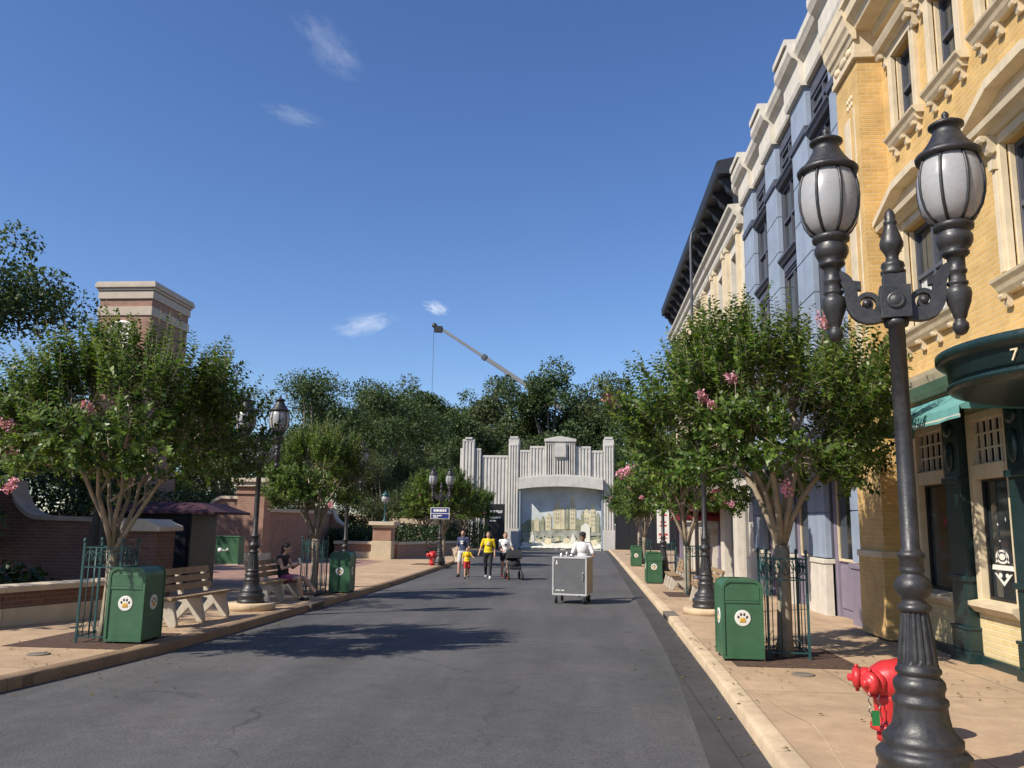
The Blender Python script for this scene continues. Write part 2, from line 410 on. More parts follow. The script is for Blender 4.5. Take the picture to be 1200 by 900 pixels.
gy = [-400, -30, -8, 10, 40, 95, 400, 1500]
mb = MB()
vs = [(x, y, gz(y, -.06)) for y in gy for x in (-1500, -40, 40, 1500)]
mb.add(vs, [(4*i+j, 4*i+j+1, 4*i+j+5, 4*i+j+4) for i in range(len(gy)-1) for j in range(3)])
tag(mb.build('ground', M['earth']), kind='structure')
sheet('road', lambda y: interp(LK, y)-.02, lambda y: interp(RK, y)+.02, 0, M['road'])
sheet('gutter', lambda y: interp(RK, y)-.36-.10*min(1, max(0, (12-y)/6)), lambda y: interp(RK, y)+.01, .004, M['gutter'])
sheet('pavement', lambda y: interp(RK, y)+.17, lambda y: 9, .13, M['pave'])
sheet('pavement', lambda y: -34, lambda y: interp(LK, y)-.17, .13, M['pave'])
def kerb(tab, sgn, m):
    mb = MB(); prof = [(0,-.05), (0,.095), (.012,.118), (.035,.130), (.15,.134), (.172,.134), (.19,.10)]
    vs, fs = [], []; n = len(prof)
    for y in YS:
        x = interp(tab, y)
        vs += [(x + sgn*a, y, gz(y, b)) for a, b in prof]
    for i in range(len(YS)-1):
        for k in range(n-1): fs.append((i*n+k, i*n+k+1, (i+1)*n+k+1, (i+1)*n+k))
    mb.add(vs, fs, 0, True); return tag(mb.build('kerb', m), kind='structure')
kerb(RK, 1, M['kerb']); kerb(LK, -1, M['kerbshade'])
# reddish paved plaza on the left
sheet('plaza', lambda y: -33, lambda y: -8.2-.08*(y-20), .134, M['plaza'], [22, 28, 36, 42])
# dropped-kerb joint line in front of the near lamp
mb = MB(); pts = [(1.72,10.0), (1.74,8.6), (1.80,7.9), (1.90,7.4), (1.86,6.9), (1.78,6.3), (1.70,5.6), (1.66,4.5)]
vs, fs = [], []
for i, (x, y) in enumerate(pts):
    vs += [(x-.005, y, gz(y,.138)), (x+.005, y, gz(y,.138))]
    if i: fs.append((2*i-2, 2*i-1, 2*i+1, 2*i))
mb.add(vs, fs); tag(mb.build('kerb_line', M['kerb']), kind='structure')

def pit(x0, x1, y0, y1):
    mb = MB(); n = 6; vs, fs = [], []
    for j in range(n+1):
        for i in range(n+1):
            x = x0+(x1-x0)*i/n; y = y0+(y1-y0)*j/n
            vs.append((x, y, gz(y,.1345) + (.012*random.random() if 0 < i < n and 0 < j < n else 0)))
    for j in range(n):
        for i in range(n): fs.append((j*(n+1)+i, j*(n+1)+i+1, (j+1)*(n+1)+i+1, (j+1)*(n+1)+i))
    mb.add(vs, fs); tag(mb.build('soil', M['mulch']), kind='structure')
TREES_R = [(2.62,11.4), (2.95,22.5), (3.4,33.5), (3.45,46.1), (4.1,66)]
TREES_L = [(-6.42,11.1), (-6.55,20.3), (-6.9,38.9), (-9.4,62)]
for x, y in TREES_R: pit(x-.78, x+.72, y-.95, y+.85)
for x, y in TREES_L: pit(x-.95, x+.62, y-.75, y+.95)

def cover(x, y, label):
    mb = MB(); mb.lathe([(.13,0), (.13,.006), (.115,.010), (.02,.011)], seg=24)
    o = mb.build('utility_cover', M['oakbark'], loc=(x, y, gz(y, .134)))
    tag(o, label, 'cover', 'round covers in the pavements')
cover(-6.48, 9.8, 'small round utility cover in the left pavement before the birch-pale tree trunk')
cover(2.48, 9.97, 'small round utility cover in the right pavement between green bin and red standpipe')
def drain(x, y, w, label):
    mb = MB(); mb.box(-.03*w, .2*w, -.45, .45, -.128, .006); mb.box(-.034*w, -.031*w, -.36, .36, -.11, -.03, 1)
    o = mb.build('kerb_inlet', [M['oakbark'], M['black']], loc=(x, y, gz(y,.134))); tag(o, label, 'drain', 'storm drain inlets in the kerbs')
drain(1.66, 17.0, 1, 'dark storm drain slot in the right kerb beside the second street lamp')
drain(-5.58, 17.6, -1, 'dark storm drain slot in the left kerb in front of the occupied bench')

# ------------------------------------------------------------------ street lamp
def profile_lamp_post():
    return [(.29,0), (.29,.045), (.275,.06), (.272,.105), (.285,.125), (.287,.165), (.262,.19), (.235,.205), (.243,.235), (.243,.262), (.215,.29), (.180,.335), (.168,.40), (.163,.45),
            (.163,.462), (.172,.475), (.170,.50), (.148,.52), (.150,.545), (.160,.575), (.158,.605), (.140,.63), (.128,.64), (.128,.655), (.141,.665), (.141,.685), (.128,.70), (.124,.72)]
def make_lamp():
    root = empty('street_lamp', (0,0,0), '', 'street lamp', 'twin globe street lamps along the road')
    p = MB(); p.lathe(profile_lamp_post(), seg=32)
    # fluted tapering shaft
    vs, fs = [], []; seg = 48; rows = [(.122,.72), (.122,.75), (.088,1.04), (.088,1.06)]
    for j, (rad, z) in enumerate(rows):
        for k in range(seg):
            a = 2*PI*k/seg; rr = rad - (.009 if k % 3 == 0 and j in (1, 2) else 0)
            vs.append((rr*math.cos(a), rr*math.sin(a), z))
    for j in range(3):
        for k in range(seg): fs.append((j*seg+k, j*seg+(k+1) % seg, (j+1)*seg+(k+1) % seg, (j+1)*seg+k))
    p.add(vs, fs)
    p.lathe([(.09,1.05), (.104,1.06), (.106,1.085), (.09,1.10), (.072,1.115), (.074,1.135), (.100,1.16), (.117,1.195), (.118,1.225), (.100,1.265), (.072,1.285), (.07,1.30), (.080,1.31), (.08,1.325), (.072,1.34), (.075,1.345), (.075,1.395), (.086,1.405), (.088,1.425), (.072,1.44), (.057,1.46),
             (.056,2.2), (.054,2.985), (.075,2.99), (.082,3.01), (.082,3.03), (.07,3.04)], seg=24)
    p.build('post', M['iron'], root)
    h = MB()
    h.box(-.10,.10,-.09,.09,3.04,3.27); h.box(-.075,.075,-.07,.07,3.27,3.36)
    for s in (-1, 1): h.lathe([(.06,0), (.06,.012), (.045,.016), (.04,.012), (.02,.024)], seg=16); i0 = len(h.v)-16*5; h.xform(Matrix.Translation((0, s*.09, 3.16)) @ Matrix.Rotation(-s*PI/2, 4, 'X'), i0)
    h.build('bracket_block', M['iron'], root, bevel=.008)
    f = MB(); f.lathe([(.072,3.36), (.082,3.37), (.085,3.39), (.07,3.405), (.08,3.425), (.075,3.45), (.045,3.47), (.042,3.50), (.055,3.53), (.078,3.57), (.080,3.60), (.062,3.66), (.042,3.72), (.04,3.735), (.046,3.745), (.046,3.757), (.036,3.77), (.038,3.80), (.028,3.835), (.008,3.86)], seg=20)
    f.build('finial', M['iron'], root)
    AX = .40
    for s in (-1, 1):
        a = MB()
        def band(pts, hw, t):                               # flat bar bent along pts in the XZ plane
            n = len(pts); L_, R_ = [], []
            for i in range(n):
                q0, q1 = Vector(pts[max(i-1,0)]), Vector(pts[min(i+1,n-1)]); d_ = (q1-q0).normalized(); nn = Vector((-d_.y, d_.x)); w_ = hw(i/(n-1))
                L_.append(Vector(pts[i]) + nn*w_); R_.append(Vector(pts[i]) - nn*w_)
            vs, fs = [], []
            for q, p in zip(L_, R_): vs += [(s*q.x,-t,q.y), (s*q.x,t,q.y), (s*p.x,t,p.y), (s*p.x,-t,p.y)]
            for i in range(n-1):
                for k in range(4): fs.append((4*i+k, 4*i+(k+1)%4, 4*i+4+(k+1)%4, 4*i+4+k))
            fs += [(0,1,2,3), (4*n-4,4*n-3,4*n-2,4*n-1)]; a.add(vs, fs)
        sp = []
        for i in range(36):                                  # volute beside the block
            th = R(-95 - 16*i); rr = .088 - .070*i/35; sp.append((.185+rr*math.cos(th), 3.165+rr*math.sin(th)))
        band(sp, lambda t: .019-.009*t, .034); a.lathe([(.03,-.045),(.03,.045)], (0,0,0), 14); k0 = len(a.v)-28; a.xform(Matrix.Translation((s*.185,0,3.165)) @ Matrix.Rotation(PI/2,4,'X'), k0)
        ctl = [(.10,3.08),(.16,3.068),(.225,3.085),(.268,3.14),(.282,3.21),(.288,3.28),(.315,3.345),(.35,3.378),(.38,3.392),(AX,3.39)]
        fine = []
        for i in range(len(ctl)-1):
            p0, p1, p2, p3 = (Vector(ctl[max(0,min(len(ctl)-1,i+k))]) for k in (-1,0,1,2))
            for q in range(5):
                t = q/5; fine.append(tuple(.5*((2*p1)+(p2-p0)*t+(2*p0-5*p1+4*p2-p3)*t*t+(3*p1-p0-3*p2+p3)*t**3)))
        fine.append(ctl[-1]); band(fine, lambda t: .050-.014*t, .036)
        a.prism([(s*.268,3.27), (s*.215,3.27), (s*.215,3.33), (s*.285,3.345)], -.03, .03, 'xz')
        a.build('arm', M['iron'], root)
        b = MB()
        prof = [(.008,2.90), (.035,2.915), (.052,2.95), (.05,2.985), (.036,3.0), (.034,3.015), (.044,3.03), (.05,3.06), (.075,3.13), (.085,3.19), (.08,3.225), (.06,3.24), (.058,3.25), (.068,3.26), (.068,3.275), (.056,3.285), (.054,3.33), (.066,3.345), (.066,3.36), (.058,3.37), (.058,3.45),
                (.075,3.46), (.09,3.475), (.09,3.49), (.075,3.50), (.10,3.525), (.118,3.565), (.118,3.60), (.10,3.635), (.10,3.645), (.128,3.655), (.132,3.68), (.125,3.695), (.09,3.70)]
        b.lathe(prof, (s*AX,0,0), 22); lan = b.build('lantern', M['iron'], root)
        g = MB(); gp = [(.105,3.70), (.15,3.74), (.186,3.80), (.207,3.88), (.214,3.96), (.211,4.04), (.197,4.11), (.176,4.165), (.16,4.19)]
        g.lathe(gp, (s*AX,0,0), 28); g.build('globe', M['globe'], lan)
        c = MB(); c.lathe([(.185,4.17), (.212,4.175), (.218,4.20), (.207,4.215), (.178,4.225), (.17,4.245), (.13,4.30), (.098,4.36), (.085,4.40), (.10,4.41), (.118,4.42), (.118,4.435), (.085,4.455), (.05,4.465), (.03,4.475), (.018,4.49), (.026,4.505), (.022,4.525), (.008,4.54)], (s*AX,0,0), 24)
        c.build('cap', M['iron'], lan)
        rb = MB()
        for k in range(8):
            an = 2*PI*(k+.5)/8
            rb.path([(s*AX + (q+.004)*math.cos(an), (q+.004)*math.sin(an), z) for q, z in gp], .011, 5)
        rb.build('cage', M['iron'], lan)
    return root
lamp0 = make_lamp()
def set_lamp(first, x, y, rz, sc, label, plinth=0, plabel=''):
    z = gz(y, .134) + plinth
    if plinth:
        mb = MB(); mb.lathe([(.46,0), (.46,plinth-.02), (.44,plinth-.001)], (0,0,0), 28)
        tag(mb.build('lamp_plinth', M['kerb'], loc=(x, y, gz(y,.134))), plabel, 'plinth', 'concrete plinths under lamps')
    if first: lamp0.location = (x,y,z); lamp0.rotation_euler = (0,0,R(rz)); lamp0.scale = (sc,)*3; lamp0['label'] = label; return lamp0
    return dup(lamp0, (x,y,z), rz, label, sc)
set_lamp(True, 2.20, 5.87, 164, 1.0, 'nearest black twin globe street lamp, filling the right foreground beside the red standpipe')
set_lamp(False, -6.30, 15.8, -4, .88, 'black twin globe street lamp standing between the two left benches', .13, 'round tan plinth between the two left benches')
set_lamp(False, 2.45, 17.1, 70, .95, 'black twin globe street lamp behind the nearest right bin, head hidden in foliage', .12, 'round tan plinth behind the nearest right bin')
set_lamp(False, -6.45, 22.6, 10, .88, 'black twin globe street lamp rising behind the dark left bin')
set_lamp(False, 2.66, 28.0, 70, .95, 'black twin globe street lamp beside the white and red notice', .12, 'round tan plinth beside the second green bin on the right')
set_lamp(False, 3.05, 44.5, 60, .95, 'farthest right black street lamp beside the smallest green bin')
set_lamp(False, -6.52, 38.4, 4, .98, 'black twin globe street lamp carrying a blue street sign')

# ------------------------------------------------------------------ litter bins
def arch(w, z0, z1, r, n=6):
    pts = [(-w, z0), (w, z0)]
    for k in range(n+1):
        a = PI/2*k/n; pts.append((w-r+r*math.cos(a), z1-r+r*math.sin(a)))
    for k in range(n+1):
        a = PI/2 + PI/2*k/n; pts.append((-w+r+r*math.cos(a), z1-r+r*math.sin(a)))
    return pts
def make_bin():
    root = empty('litter_bin', (0,0,0), '', 'bin', 'green litter bins on the pavements')
    b = MB(); b.prism(arch(.245,.035,.975,.11), -.27,.27,'xz'); b.build('body', M['bin'], root, bevel=.012)
    for y0, y1 in ((-.285,-.268), (.268,.285)):          # raised rim of front and back
        f = MB(); o = arch(.256,.03,.988,.115); i = arch(.222,.06,.955,.09); n = len(o)
        for k in range(n):
            k2 = (k+1) % n; f.prism([o[k], o[k2], i[k2], i[k]], y0, y1, 'xz')
        f.build('rim', M['bin'], root)
    fl = MB(); fl.box(-.215,.215,-.281,-.27,.70,.725); fl.box(-.215,.215,-.277,-.27,.73,.90); fl.build('flap', M['bin'], root, bevel=.004)
    ft = MB()
    for sx in (-1,1):
        for sy in (-1,1): ft.box(sx*.2-.03, sx*.2+.03, sy*.22-.03, sy*.22+.03, 0, .037)
    ft.build('base', M['black'], root)
    for mm in (Matrix.Identity(4), Matrix.Translation((-.023,0,0)) @ Matrix.Rotation(PI/2, 4, 'Z'), Matrix.Translation((.023,0,0)) @ Matrix.Rotation(-PI/2, 4, 'Z')):
        T = mm @ Matrix.Translation((0,-.27 if mm == Matrix.Identity(4) else -.268,.52)) @ Matrix.Rotation(PI/2, 4, 'X')
        e = MB(); e.lathe([(.098,0), (.098,.007), (.09,.009)], seg=28, smooth=False); e.xform(T); em = e.build('emblem', M['emblem'], root)
        q = MB(); q.ell((0,-.025,.009), (.040,.032,.004), 14, 6); q.ell((-.024,-.040,.009), (.02,.018,.004), 10, 6); q.ell((.024,-.040,.009), (.02,.018,.004), 10, 6); q.xform(T); q.build('paw_pad', M['paw'], em)
        t = MB()
        for x, y in ((-.052,.012), (-.02,.043), (.02,.043), (.052,.012)): t.ell((x,y,.009), (.015,.020,.004), 10, 6, rot=Matrix.Rotation(-x*8, 3, 'Z'))
        t.xform(T); t.build('toe_mark', M['toe'], em)
    return root
bin0 = make_bin()
def set_bin(first, x, y, rz, label, sc=1):
    if first: bin0.location = (x,y,gz(y,.134)); bin0.rotation_euler = (0,0,R(rz)); bin0['label'] = label; return
    dup(bin0, (x,y,gz(y,.134)), rz, label, sc)
set_bin(True, 2.0, 11.15, 0, 'nearest right green litter bin beside the caged tree trunk')
set_bin(False, -6.04, 11.12, 1, 'sunlit green litter bin on the left pavement beside the first bench')
set_bin(False, -5.92, 20.6, 2, 'litter bin standing dark in tree shade at the left kerb')
set_bin(False, 2.28, 27.4, 0, 'second green bin along the right kerb, partly hidden by lamp post')
set_bin(False, 2.62, 41.5, 0, 'farthest green bin on the right kerb beyond the white notice', 1)

# ------------------------------------------------------------------ benches
def make_bench():
    root = empty('park_bench', (0,0,0), '', 'bench', 'slatted benches facing the road')
    # local: length along Y, seat faces +X
    for i, y in enumerate((-.82, 0, .82)):
        c = MB(); w = .07
        c.prism([(-.30,0), (-.20,0), (.02,.22), (.18,0), (.28,0), (.30,.05), (.22,.36), (.24,.41), (-.16,.38), (-.20,.33), (-.10,.30)], y-w/2, y+w/2, 'xz')
        c.prism([(-.17,.36), (-.08,.36), (-.22,.84), (-.30,.82)], y-w/2+.003, y+w/2-.003, 'xz')
        c.build('support', M['benchconc'], root, bevel=.012)
    for k in range(3):
        s = MB(); x = .02+.105*k-.07; s.box(x, x+.09, -.95, .95, .414, .452); s.build('seat_slat', M['wood'], root, bevel=.006)
    for k in range(3):
        s = MB(); z = .50+.125*k; x = -.115-.29*(z-.36)
        s.prism([(x,z), (x+.035,z+.01), (x+.007,z+.105), (x-.028,z+.095)], -.95, .95, 'xz'); s.build('back_slat', M['wood'], root, bevel=.005)
    return root
bench0 = make_bench()
bench0.location = (-6.45, 13.55, gz(13.5,.134)); bench0.rotation_euler = (0,0,R(-4))
bench0['label'] = 'empty wooden slat bench with concrete legs, just behind the sunlit left bin'
dup(bench0, (-6.62, 17.75, gz(17.7,.134)), -2, 'wooden slat bench on which the woman in dark top sits')
dup(bench0, (2.78, 19.3, gz(19.3,.134)), 180, 'right side slat bench half hidden behind the plinthed lamp post', .95)
dup(bench0, (2.72, 25.0, gz(25,.134)), 180, 'right side slat bench between second tree guard and second green bin', .95)

# ------------------------------------------------------------------ tree guards
def make_guard():
    root = empty('tree_guard', (0,0,0), '', 'tree guard', 'iron guards around the street trees')
    H, w = 1.30, .25
    for sx in (-1,1):
        for sy in (-1,1):
            p = MB(); p.box(sx*w-.014, sx*w+.014, sy*w-.014, sy*w+.014, 0, H); p.ell((sx*w, sy*w, H+.03), (.024,.024,.035), 8, 6); p.build('post', M['guard'], root)
    for k in range(4):
        rot = Matrix.Rotation(PI/2*k, 4, 'Z'); q = MB()
        for x in (-.085, .085): q.path([(x,-w,.06), (x,-w,H-.05)], .007, 5)
        for z in (.08, .98, 1.24): q.box(-w, w, -w-.008, -w+.008, z-.008, z+.008)
        for cx in (-.165, 0, .165):                            # scroll band
            pts = [(cx+(.075-.011*i/3)*math.cos(i*.62), -w, 1.11+(.10-.012*i/3)*math.sin(i*.62)) for i in range(15)]
            q.path(pts, .006, 4)
        for x in (-w,w): q.path([(x,-w,.06),(x*.33,-w,.30),(x,-w,.3)], .005, 4)
        q.xform(rot); q.build('side_panel', M['guard'], root)
    return root
guard0 = make_guard(); guard0.location = (2.62, 11.4, gz(11.4,.134)); guard0['label'] = 'dark iron guard around the nearest right tree trunk'
dup(guard0, (-6.44, 11.1, gz(11.1,.134)), 6, 'teal iron guard around the pale trunk of the nearest left tree')
dup(guard0, (2.95, 22.5, gz(22.5,.134)), 0, 'teal guard around second right tree, behind the plinthed lamp')
dup(guard0, (-6.55, 20.3, gz(20.3,.134)), 3, 'guard around the shaded tree between occupied bench and dark bin')
dup(guard0, (3.4, 33.5, gz(33.5,.134)), 0, 'guard around third right tree beyond the white notice')
dup(guard0, (3.45, 46.1, gz(46,.134)), 0, 'guard around farthest right caged tree, beside the smallest bin')

# ------------------------------------------------------------------ red standpipes
def make_standpipe():
    root = empty('fire_standpipe', (0,0,0), '', 'standpipe', 'red fire standpipes')
    b = MB(); b.lathe([(.10,0), (.10,.05), (.085,.06), (.085,.075), (.145,.08), (.145,.115), (.11,.125), (.105,.15), (.115,.30), (.125,.34)], seg=20)
    for k in range(8):
        a = 2*PI*k/8; b.lathe([(.016,.115), (.016,.135)], (.125*math.cos(a), .125*math.sin(a), 0), 6, smooth=False)
    b.build('riser', M['red'], root)
    h = MB()
    # siamese head: an eight-sided body lying along X that swells to the right
    secs = [(-.13,.085,.43), (-.10,.115,.435), (-.02,.155,.44), (.12,.175,.44), (.22,.165,.44), (.27,.12,.435)]
    vs, fs = [], []; seg = 16
    for x, rr, z in secs:
        for k in range(seg):
            a = 2*PI*(k+.5)/seg; ca, sa = math.cos(a), math.sin(a); e = .75
            vs.append((x, rr*math.copysign(abs(ca)**e, ca), z+rr*.93*math.copysign(abs(sa)**e, sa)))
    for i in range(len(secs)-1):
        for k in range(seg): fs.append((i*seg+k, i*seg+(k+1) % seg, (i+1)*seg+(k+1) % seg, (i+1)*seg+k))
    fs.append(tuple(range(seg))); fs.append(tuple((len(secs)-1)*seg+k for k in range(seg)))
    h.add(vs, fs, 0, True); h.build('head', M['red'], root)
    for sy, ang in ((-.05, 200), (.10, 160)):
        c = MB(); c.lathe([(.075,0), (.085,.015), (.085,.055), (.07,.06), (.07,.075), (.082,.08), (.082,.115), (.06,.13), (.028,.135), (.028,.165), (.012,.17)], seg=18)
        for k in (0, PI): c.lathe([(.014,.085), (.014,.112)], (.09*math.cos(k), .09*math.sin(k), 0), 6)
        c.xform(Matrix.Translation((-.09, sy, .435)) @ Matrix.Rotation(R(ang), 4, 'Z') @ Matrix.Rotation(PI/2, 4, 'Y')); c.build('inlet_cap', M['red'], root)
    for dx in (0, .075):
        k = MB(); pts = [(-.21+dx+.012*math.sin(i*1.9), -.11-.01*i/6, .37-.022*i) for i in range(9)]; k.path(pts, .005, 5); k.build('chain', M['chain'], root)
    t = MB(); t.box(-.20,-.14,-.125,-.119,.13,.24); t.build('tag', M['tag'], root)
    return root
sp0 = make_standpipe(); sp0.location = (2.37, 6.95, gz(7,.134)); sp0.rotation_euler = (0,0,R(8)); sp0['label'] = 'bright red fire standpipe with hanging green tag beside the nearest lamp'
dup(sp0, (-6.72, 37.6, gz(37.6,.134)), 80, 'small distant red standpipe at the foot of the blue sign lamp', 1.05)

# ------------------------------------------------------------------ trees
def quads_mesh(name, P, D, U, ln, wd, mats, curl=.15):
    """one rhombic leaf per point; P centres of the stalk end, D direction, U rough normal"""
    P, D, U = map(np.asarray, (P, D, U)); n = len(P)
    D = D/np.linalg.norm(D, axis=1)[:,None]
    Sd = np.cross(D, U); Sd /= (np.linalg.norm(Sd, axis=1)[:,None]+1e-9); Nn = np.cross(Sd, D)
    ln = np.asarray(ln)[:,None]; wd = np.asarray(wd)[:,None]
    a = P; b = P + D*ln*.45 + Sd*wd*.5 + Nn*wd*curl; c = P + D*ln - Nn*ln*.08; d_ = P + D*ln*.45 - Sd*wd*.5 + Nn*wd*curl
    V = np.stack([a,b,c,d_], 1).reshape(-1,3)
    me = bpy.data.meshes.new(name); me.vertices.add(4*n); me.vertices.foreach_set('co', V.astype(np.float32).ravel())
    me.loops.add(4*n); me.loops.foreach_set('vertex_index', np.arange(4*n, dtype=np.int32))
    me.polygons.add(n); me.polygons.foreach_set('loop_start', np.arange(0,4*n,4,dtype=np.int32)); me.polygons.foreach_set('loop_total', np.full(n,4,dtype=np.int32))
    me.update(); me.validate()
    for m in mats: me.materials.append(m)
    return me

def crape(seed, rx, ry, zb, zt, fork, shoots, leaf=.075, nflow=6, lean=0, bare=.0, flow_side=None, trunk_r=.085, flow_at=()):
    """crape myrtle; local origin at the foot. Returns (trunk, crown, blossom meshes)."""
    rg = random.Random(seed); npr = np.random.RandomState(seed)
    zc = (zb+zt)/2 - .1; rz = (zt-zb)/2
    T = MB()
    T.path([(0,0,0), (.01,.0,.25), (.02,.01,fork*.6), (.01,.0,fork)], [trunk_r*1.25, trunk_r, trunk_r*.93, trunk_r*1.0], 12)
    limbs = []
    n = 7
    for i in range(n):
        a = 2*PI*(i + rg.uniform(-.25,.25))/n; rr = rg.uniform(.3,.72)
        end = Vector((rx*rr*math.cos(a), ry*rr*math.sin(a), zc + rz*rg.uniform(-.05,.5)))
        st = Vector((.01,0,fork - rg.uniform(0,.12)))
        pts = []
        for k in range(7):
            t = k/6; q = st.lerp(end, t); q.z = st.z + (end.z-st.z)*(t**.85); q += Vector((rg.uniform(-1,1), rg.uniform(-1,1), 0))*.05*math.sin(PI*t); pts.append(q)
        T.path(pts, [trunk_r*(.5-.07*k) for k in range(7)], 7); limbs.append(pts)
        for k in (2,3,4):
            b0 = pts[k]; b1 = b0 + Vector((rg.uniform(-.6,.6), rg.uniform(-.6,.6), rg.uniform(.3,.8)))
            mid = b0.lerp(b1,.5) + Vector((rg.uniform(-.08,.08), rg.uniform(-.08,.08), .05)); T.path([b0, mid, b1], [trunk_r*.3, trunk_r*.22, trunk_r*.1], 5); limbs.append([b0, mid, b1])
    nodes_ = np.array([p for l in limbs for p in l[1:]])
    P, D, U, LN, WD = [], [], [], [], []
    tips = []; tries = 0; made = 0
    while made < shoots and tries < shoots*8:
        tries += 1
        v = npr.normal(size=3); v /= np.linalg.norm(v); q = npr.uniform(.18,1)**.42
        if v[2] < -.55: continue
        p = np.array([v[0]*rx*q+lean*1.3, v[1]*ry*q, zc + v[2]*rz*q])
        nz = noise.noise(Vector(p)*1.35 + Vector((seed*3.1,0,0)))
        if nz < .0 and q > .42: continue
        lump = 1 + .30*noise.noise(Vector((v[0],v[1],v[2]))*2.1 + Vector((0,seed*1.7,0)))
        p[:2] *= lump
        out = np.array([v[0], v[1], 0]);
        dr = out*.62 + np.array([0,0,.55+.45*max(0,v[2])]) + npr.normal(size=3)*.25
        if v[2] < -.15: dr[2] -= .55
        dr /= np.linalg.norm(dr); ln = npr.uniform(.32,.66)*(1.0 if q > .7 else .75)
        if v[2] > .3 and q > .72: ln *= 1.65; dr = dr*.75 + np.array([0,0,.42]); dr /= np.linalg.norm(dr)
        base = p - dr*ln*.5
        if npr.rand() < .22:
            k = np.argmin(((nodes_-base)**2).sum(1)); nd = nodes_[k]
            if np.linalg.norm(nd-base) < .55: T.path([nd, (nd+base)/2+npr.normal(size=3)*.03, base], [.008,.006,.004], 3)
        T.path([base, base+dr*ln], [.0035,.0015], 3)
        m = int(ln/.026); side = np.cross(dr, npr.normal(size=3)); side /= np.linalg.norm(side); nrm = np.cross(side, dr)
        for i in range(m):
            t = (i+.5)/m
            if t < .08: continue
            ang = npr.normal()*.3 + (0 if i % 4 < 2 else .7); sg = 1 if i % 2 else -1
            sv = (side*math.cos(ang)+nrm*math.sin(ang))*sg
            bend = dr*.55 + sv*1.0 + np.array([0,0,-.10]) + npr.normal(size=3)*.15
            P.append(base + dr*ln*t + np.array([0,0,-.06*t*t*ln])); D.append(bend); U.append(dr*.7 + npr.normal(size=3)*.35 + np.array([0,0,.5]))
            s_ = leaf*npr.uniform(.7,1.2)*(1-.45*max(0,t-.7)/.3); LN.append(s_); WD.append(s_*.56)
        if q > .75: tips.append((base+dr*(ln+.06), dr, v))
        made += 1
    crown = quads_mesh('crown', P, D, U, LN, WD, [M['leaf']])
    bl = []
    cand = [t for t in tips if (flow_side is None or np.dot(t[2], flow_side) > .25) and t[2][2] < .5]
    rg.shuffle(cand)
    for fa in flow_at:
        fa = np.array(fa); bt = min(tips, key=lambda t: ((t[0]-fa)**2).sum()); T.path([bt[0]-bt[1]*.15, (bt[0]+fa)/2, fa], [.006,.005,.003], 4); cand.insert(0, (fa, np.array([-.4,-.5,.5]), bt[2]))
    for tip, dr, v in cand[:nflow+len(flow_at)]:
        p2, d2, u2, l2, w2 = [], [], [], [], []
        s0 = npr.uniform(.05,.10)
        for i in range(90):
            w = npr.normal(size=3); w /= np.linalg.norm(w); o = tip + np.array(dr)*npr.uniform(-.5,1)*s0*1.3 + w*s0*npr.uniform(.3,1)*.8
            p2.append(o); d2.append(w + npr.normal(size=3)*.5); u2.append(npr.normal(size=3)); l2.append(npr.uniform(.025,.045)); w2.append(.035)
        bl.append(quads_mesh('blossom', p2, d2, u2, l2, w2, [M['pink']]))
    return T.mesh('trunk'), crown, bl

def plant(name, meshes, loc, rz, label, cat, group, sc=1, bark='bark'):
    root = empty(name, loc, label, cat, group, rz); root.scale = (sc,)*3 if not hasattr(sc,'__len__') else sc
    link('trunk', meshes[0], M[bark], root); link('crown', meshes[1], [], root) if meshes[1].materials else None
    for b in (meshes[2] if len(meshes) > 2 else []): link('blossom', b, [], root)
    return root
GT = 'flowering street trees along the kerbs'
cA = crape(3, 1.85, 1.65, 1.5, 4.65, 1.42, 1450, .100, 2, flow_side=np.array([-.85,-.5,-.1]), trunk_r=.10, lean=-.2, flow_at=((-1.15,-1.25,3.2),(-1.05,-1.3,3.1),(-.8,-1.3,3.42),(.35,-1.2,4.15),(-.2,-1.3,2.1)))
plant('crape_myrtle', cA, (2.62,11.4,gz(11.4,.13)), 0, 'nearest right flowering tree with a dense crown in front of the blue facade', 'tree', GT)
cB = crape(8, 1.82, 1.8, 1.62, 4.3, 1.22, 1350, .096, 4, flow_side=np.array([-.8,-.6,-.2]), trunk_r=.075, lean=.1, flow_at=((-1.25,-1.3,2.85),(-1.1,-1.35,2.72),(-1.0,-1.4,2.68),(-.66,-1.4,2.75),(.40,-1.5,2.95),(-1.3,-1.2,3.02),(-.75,-1.5,2.1)))
plant('crape_myrtle', cB, (-6.44,11.1,gz(11.1,.13)), 0, 'nearest left flowering tree with pale trunk and pink blossoms', 'tree', GT)
cC = crape(21, 1.3, 1.3, 1.65, 4.05, 1.3, 850, .10, 2, trunk_r=.10)
plant('crape_myrtle', cC, (-6.55,20.3,gz(20.3,.13)), 0, 'shaded flowering tree behind the bench where the woman sits', 'tree', GT)
cD = crape(33, 1.7, 1.7, 1.6, 4.4, 1.25, 900, .105, 5, flow_side=np.array([-.7,-.7,-.1]), trunk_r=.10)
plant('crape_myrtle', cD, (2.75,22.5,gz(22.5,.13)), 40, 'second flowering tree on the right pavement, behind the nearest one', 'tree', GT)
plant('crape_myrtle', cD, (3.2,33.5,gz(33.5,.13)), 150, 'third flowering tree on the right, beyond the white notice', 'tree', GT, 1.0)
cE = crape(45, 1.9, 1.9, 1.8, 4.7, 1.3, 800, .14, 4, trunk_r=.10)
plant('crape_myrtle', cE, (3.35,46.1,gz(46,.13)), 70, 'fourth tree on the right pavement beside the smallest bin', 'tree', GT, 1.05)
plant('crape_myrtle', cE, (4.3,64,gz(64,.13)), 200, 'last street tree on the right before the stone gate pillar', 'tree', GT, (1.1,1.1,1.3))
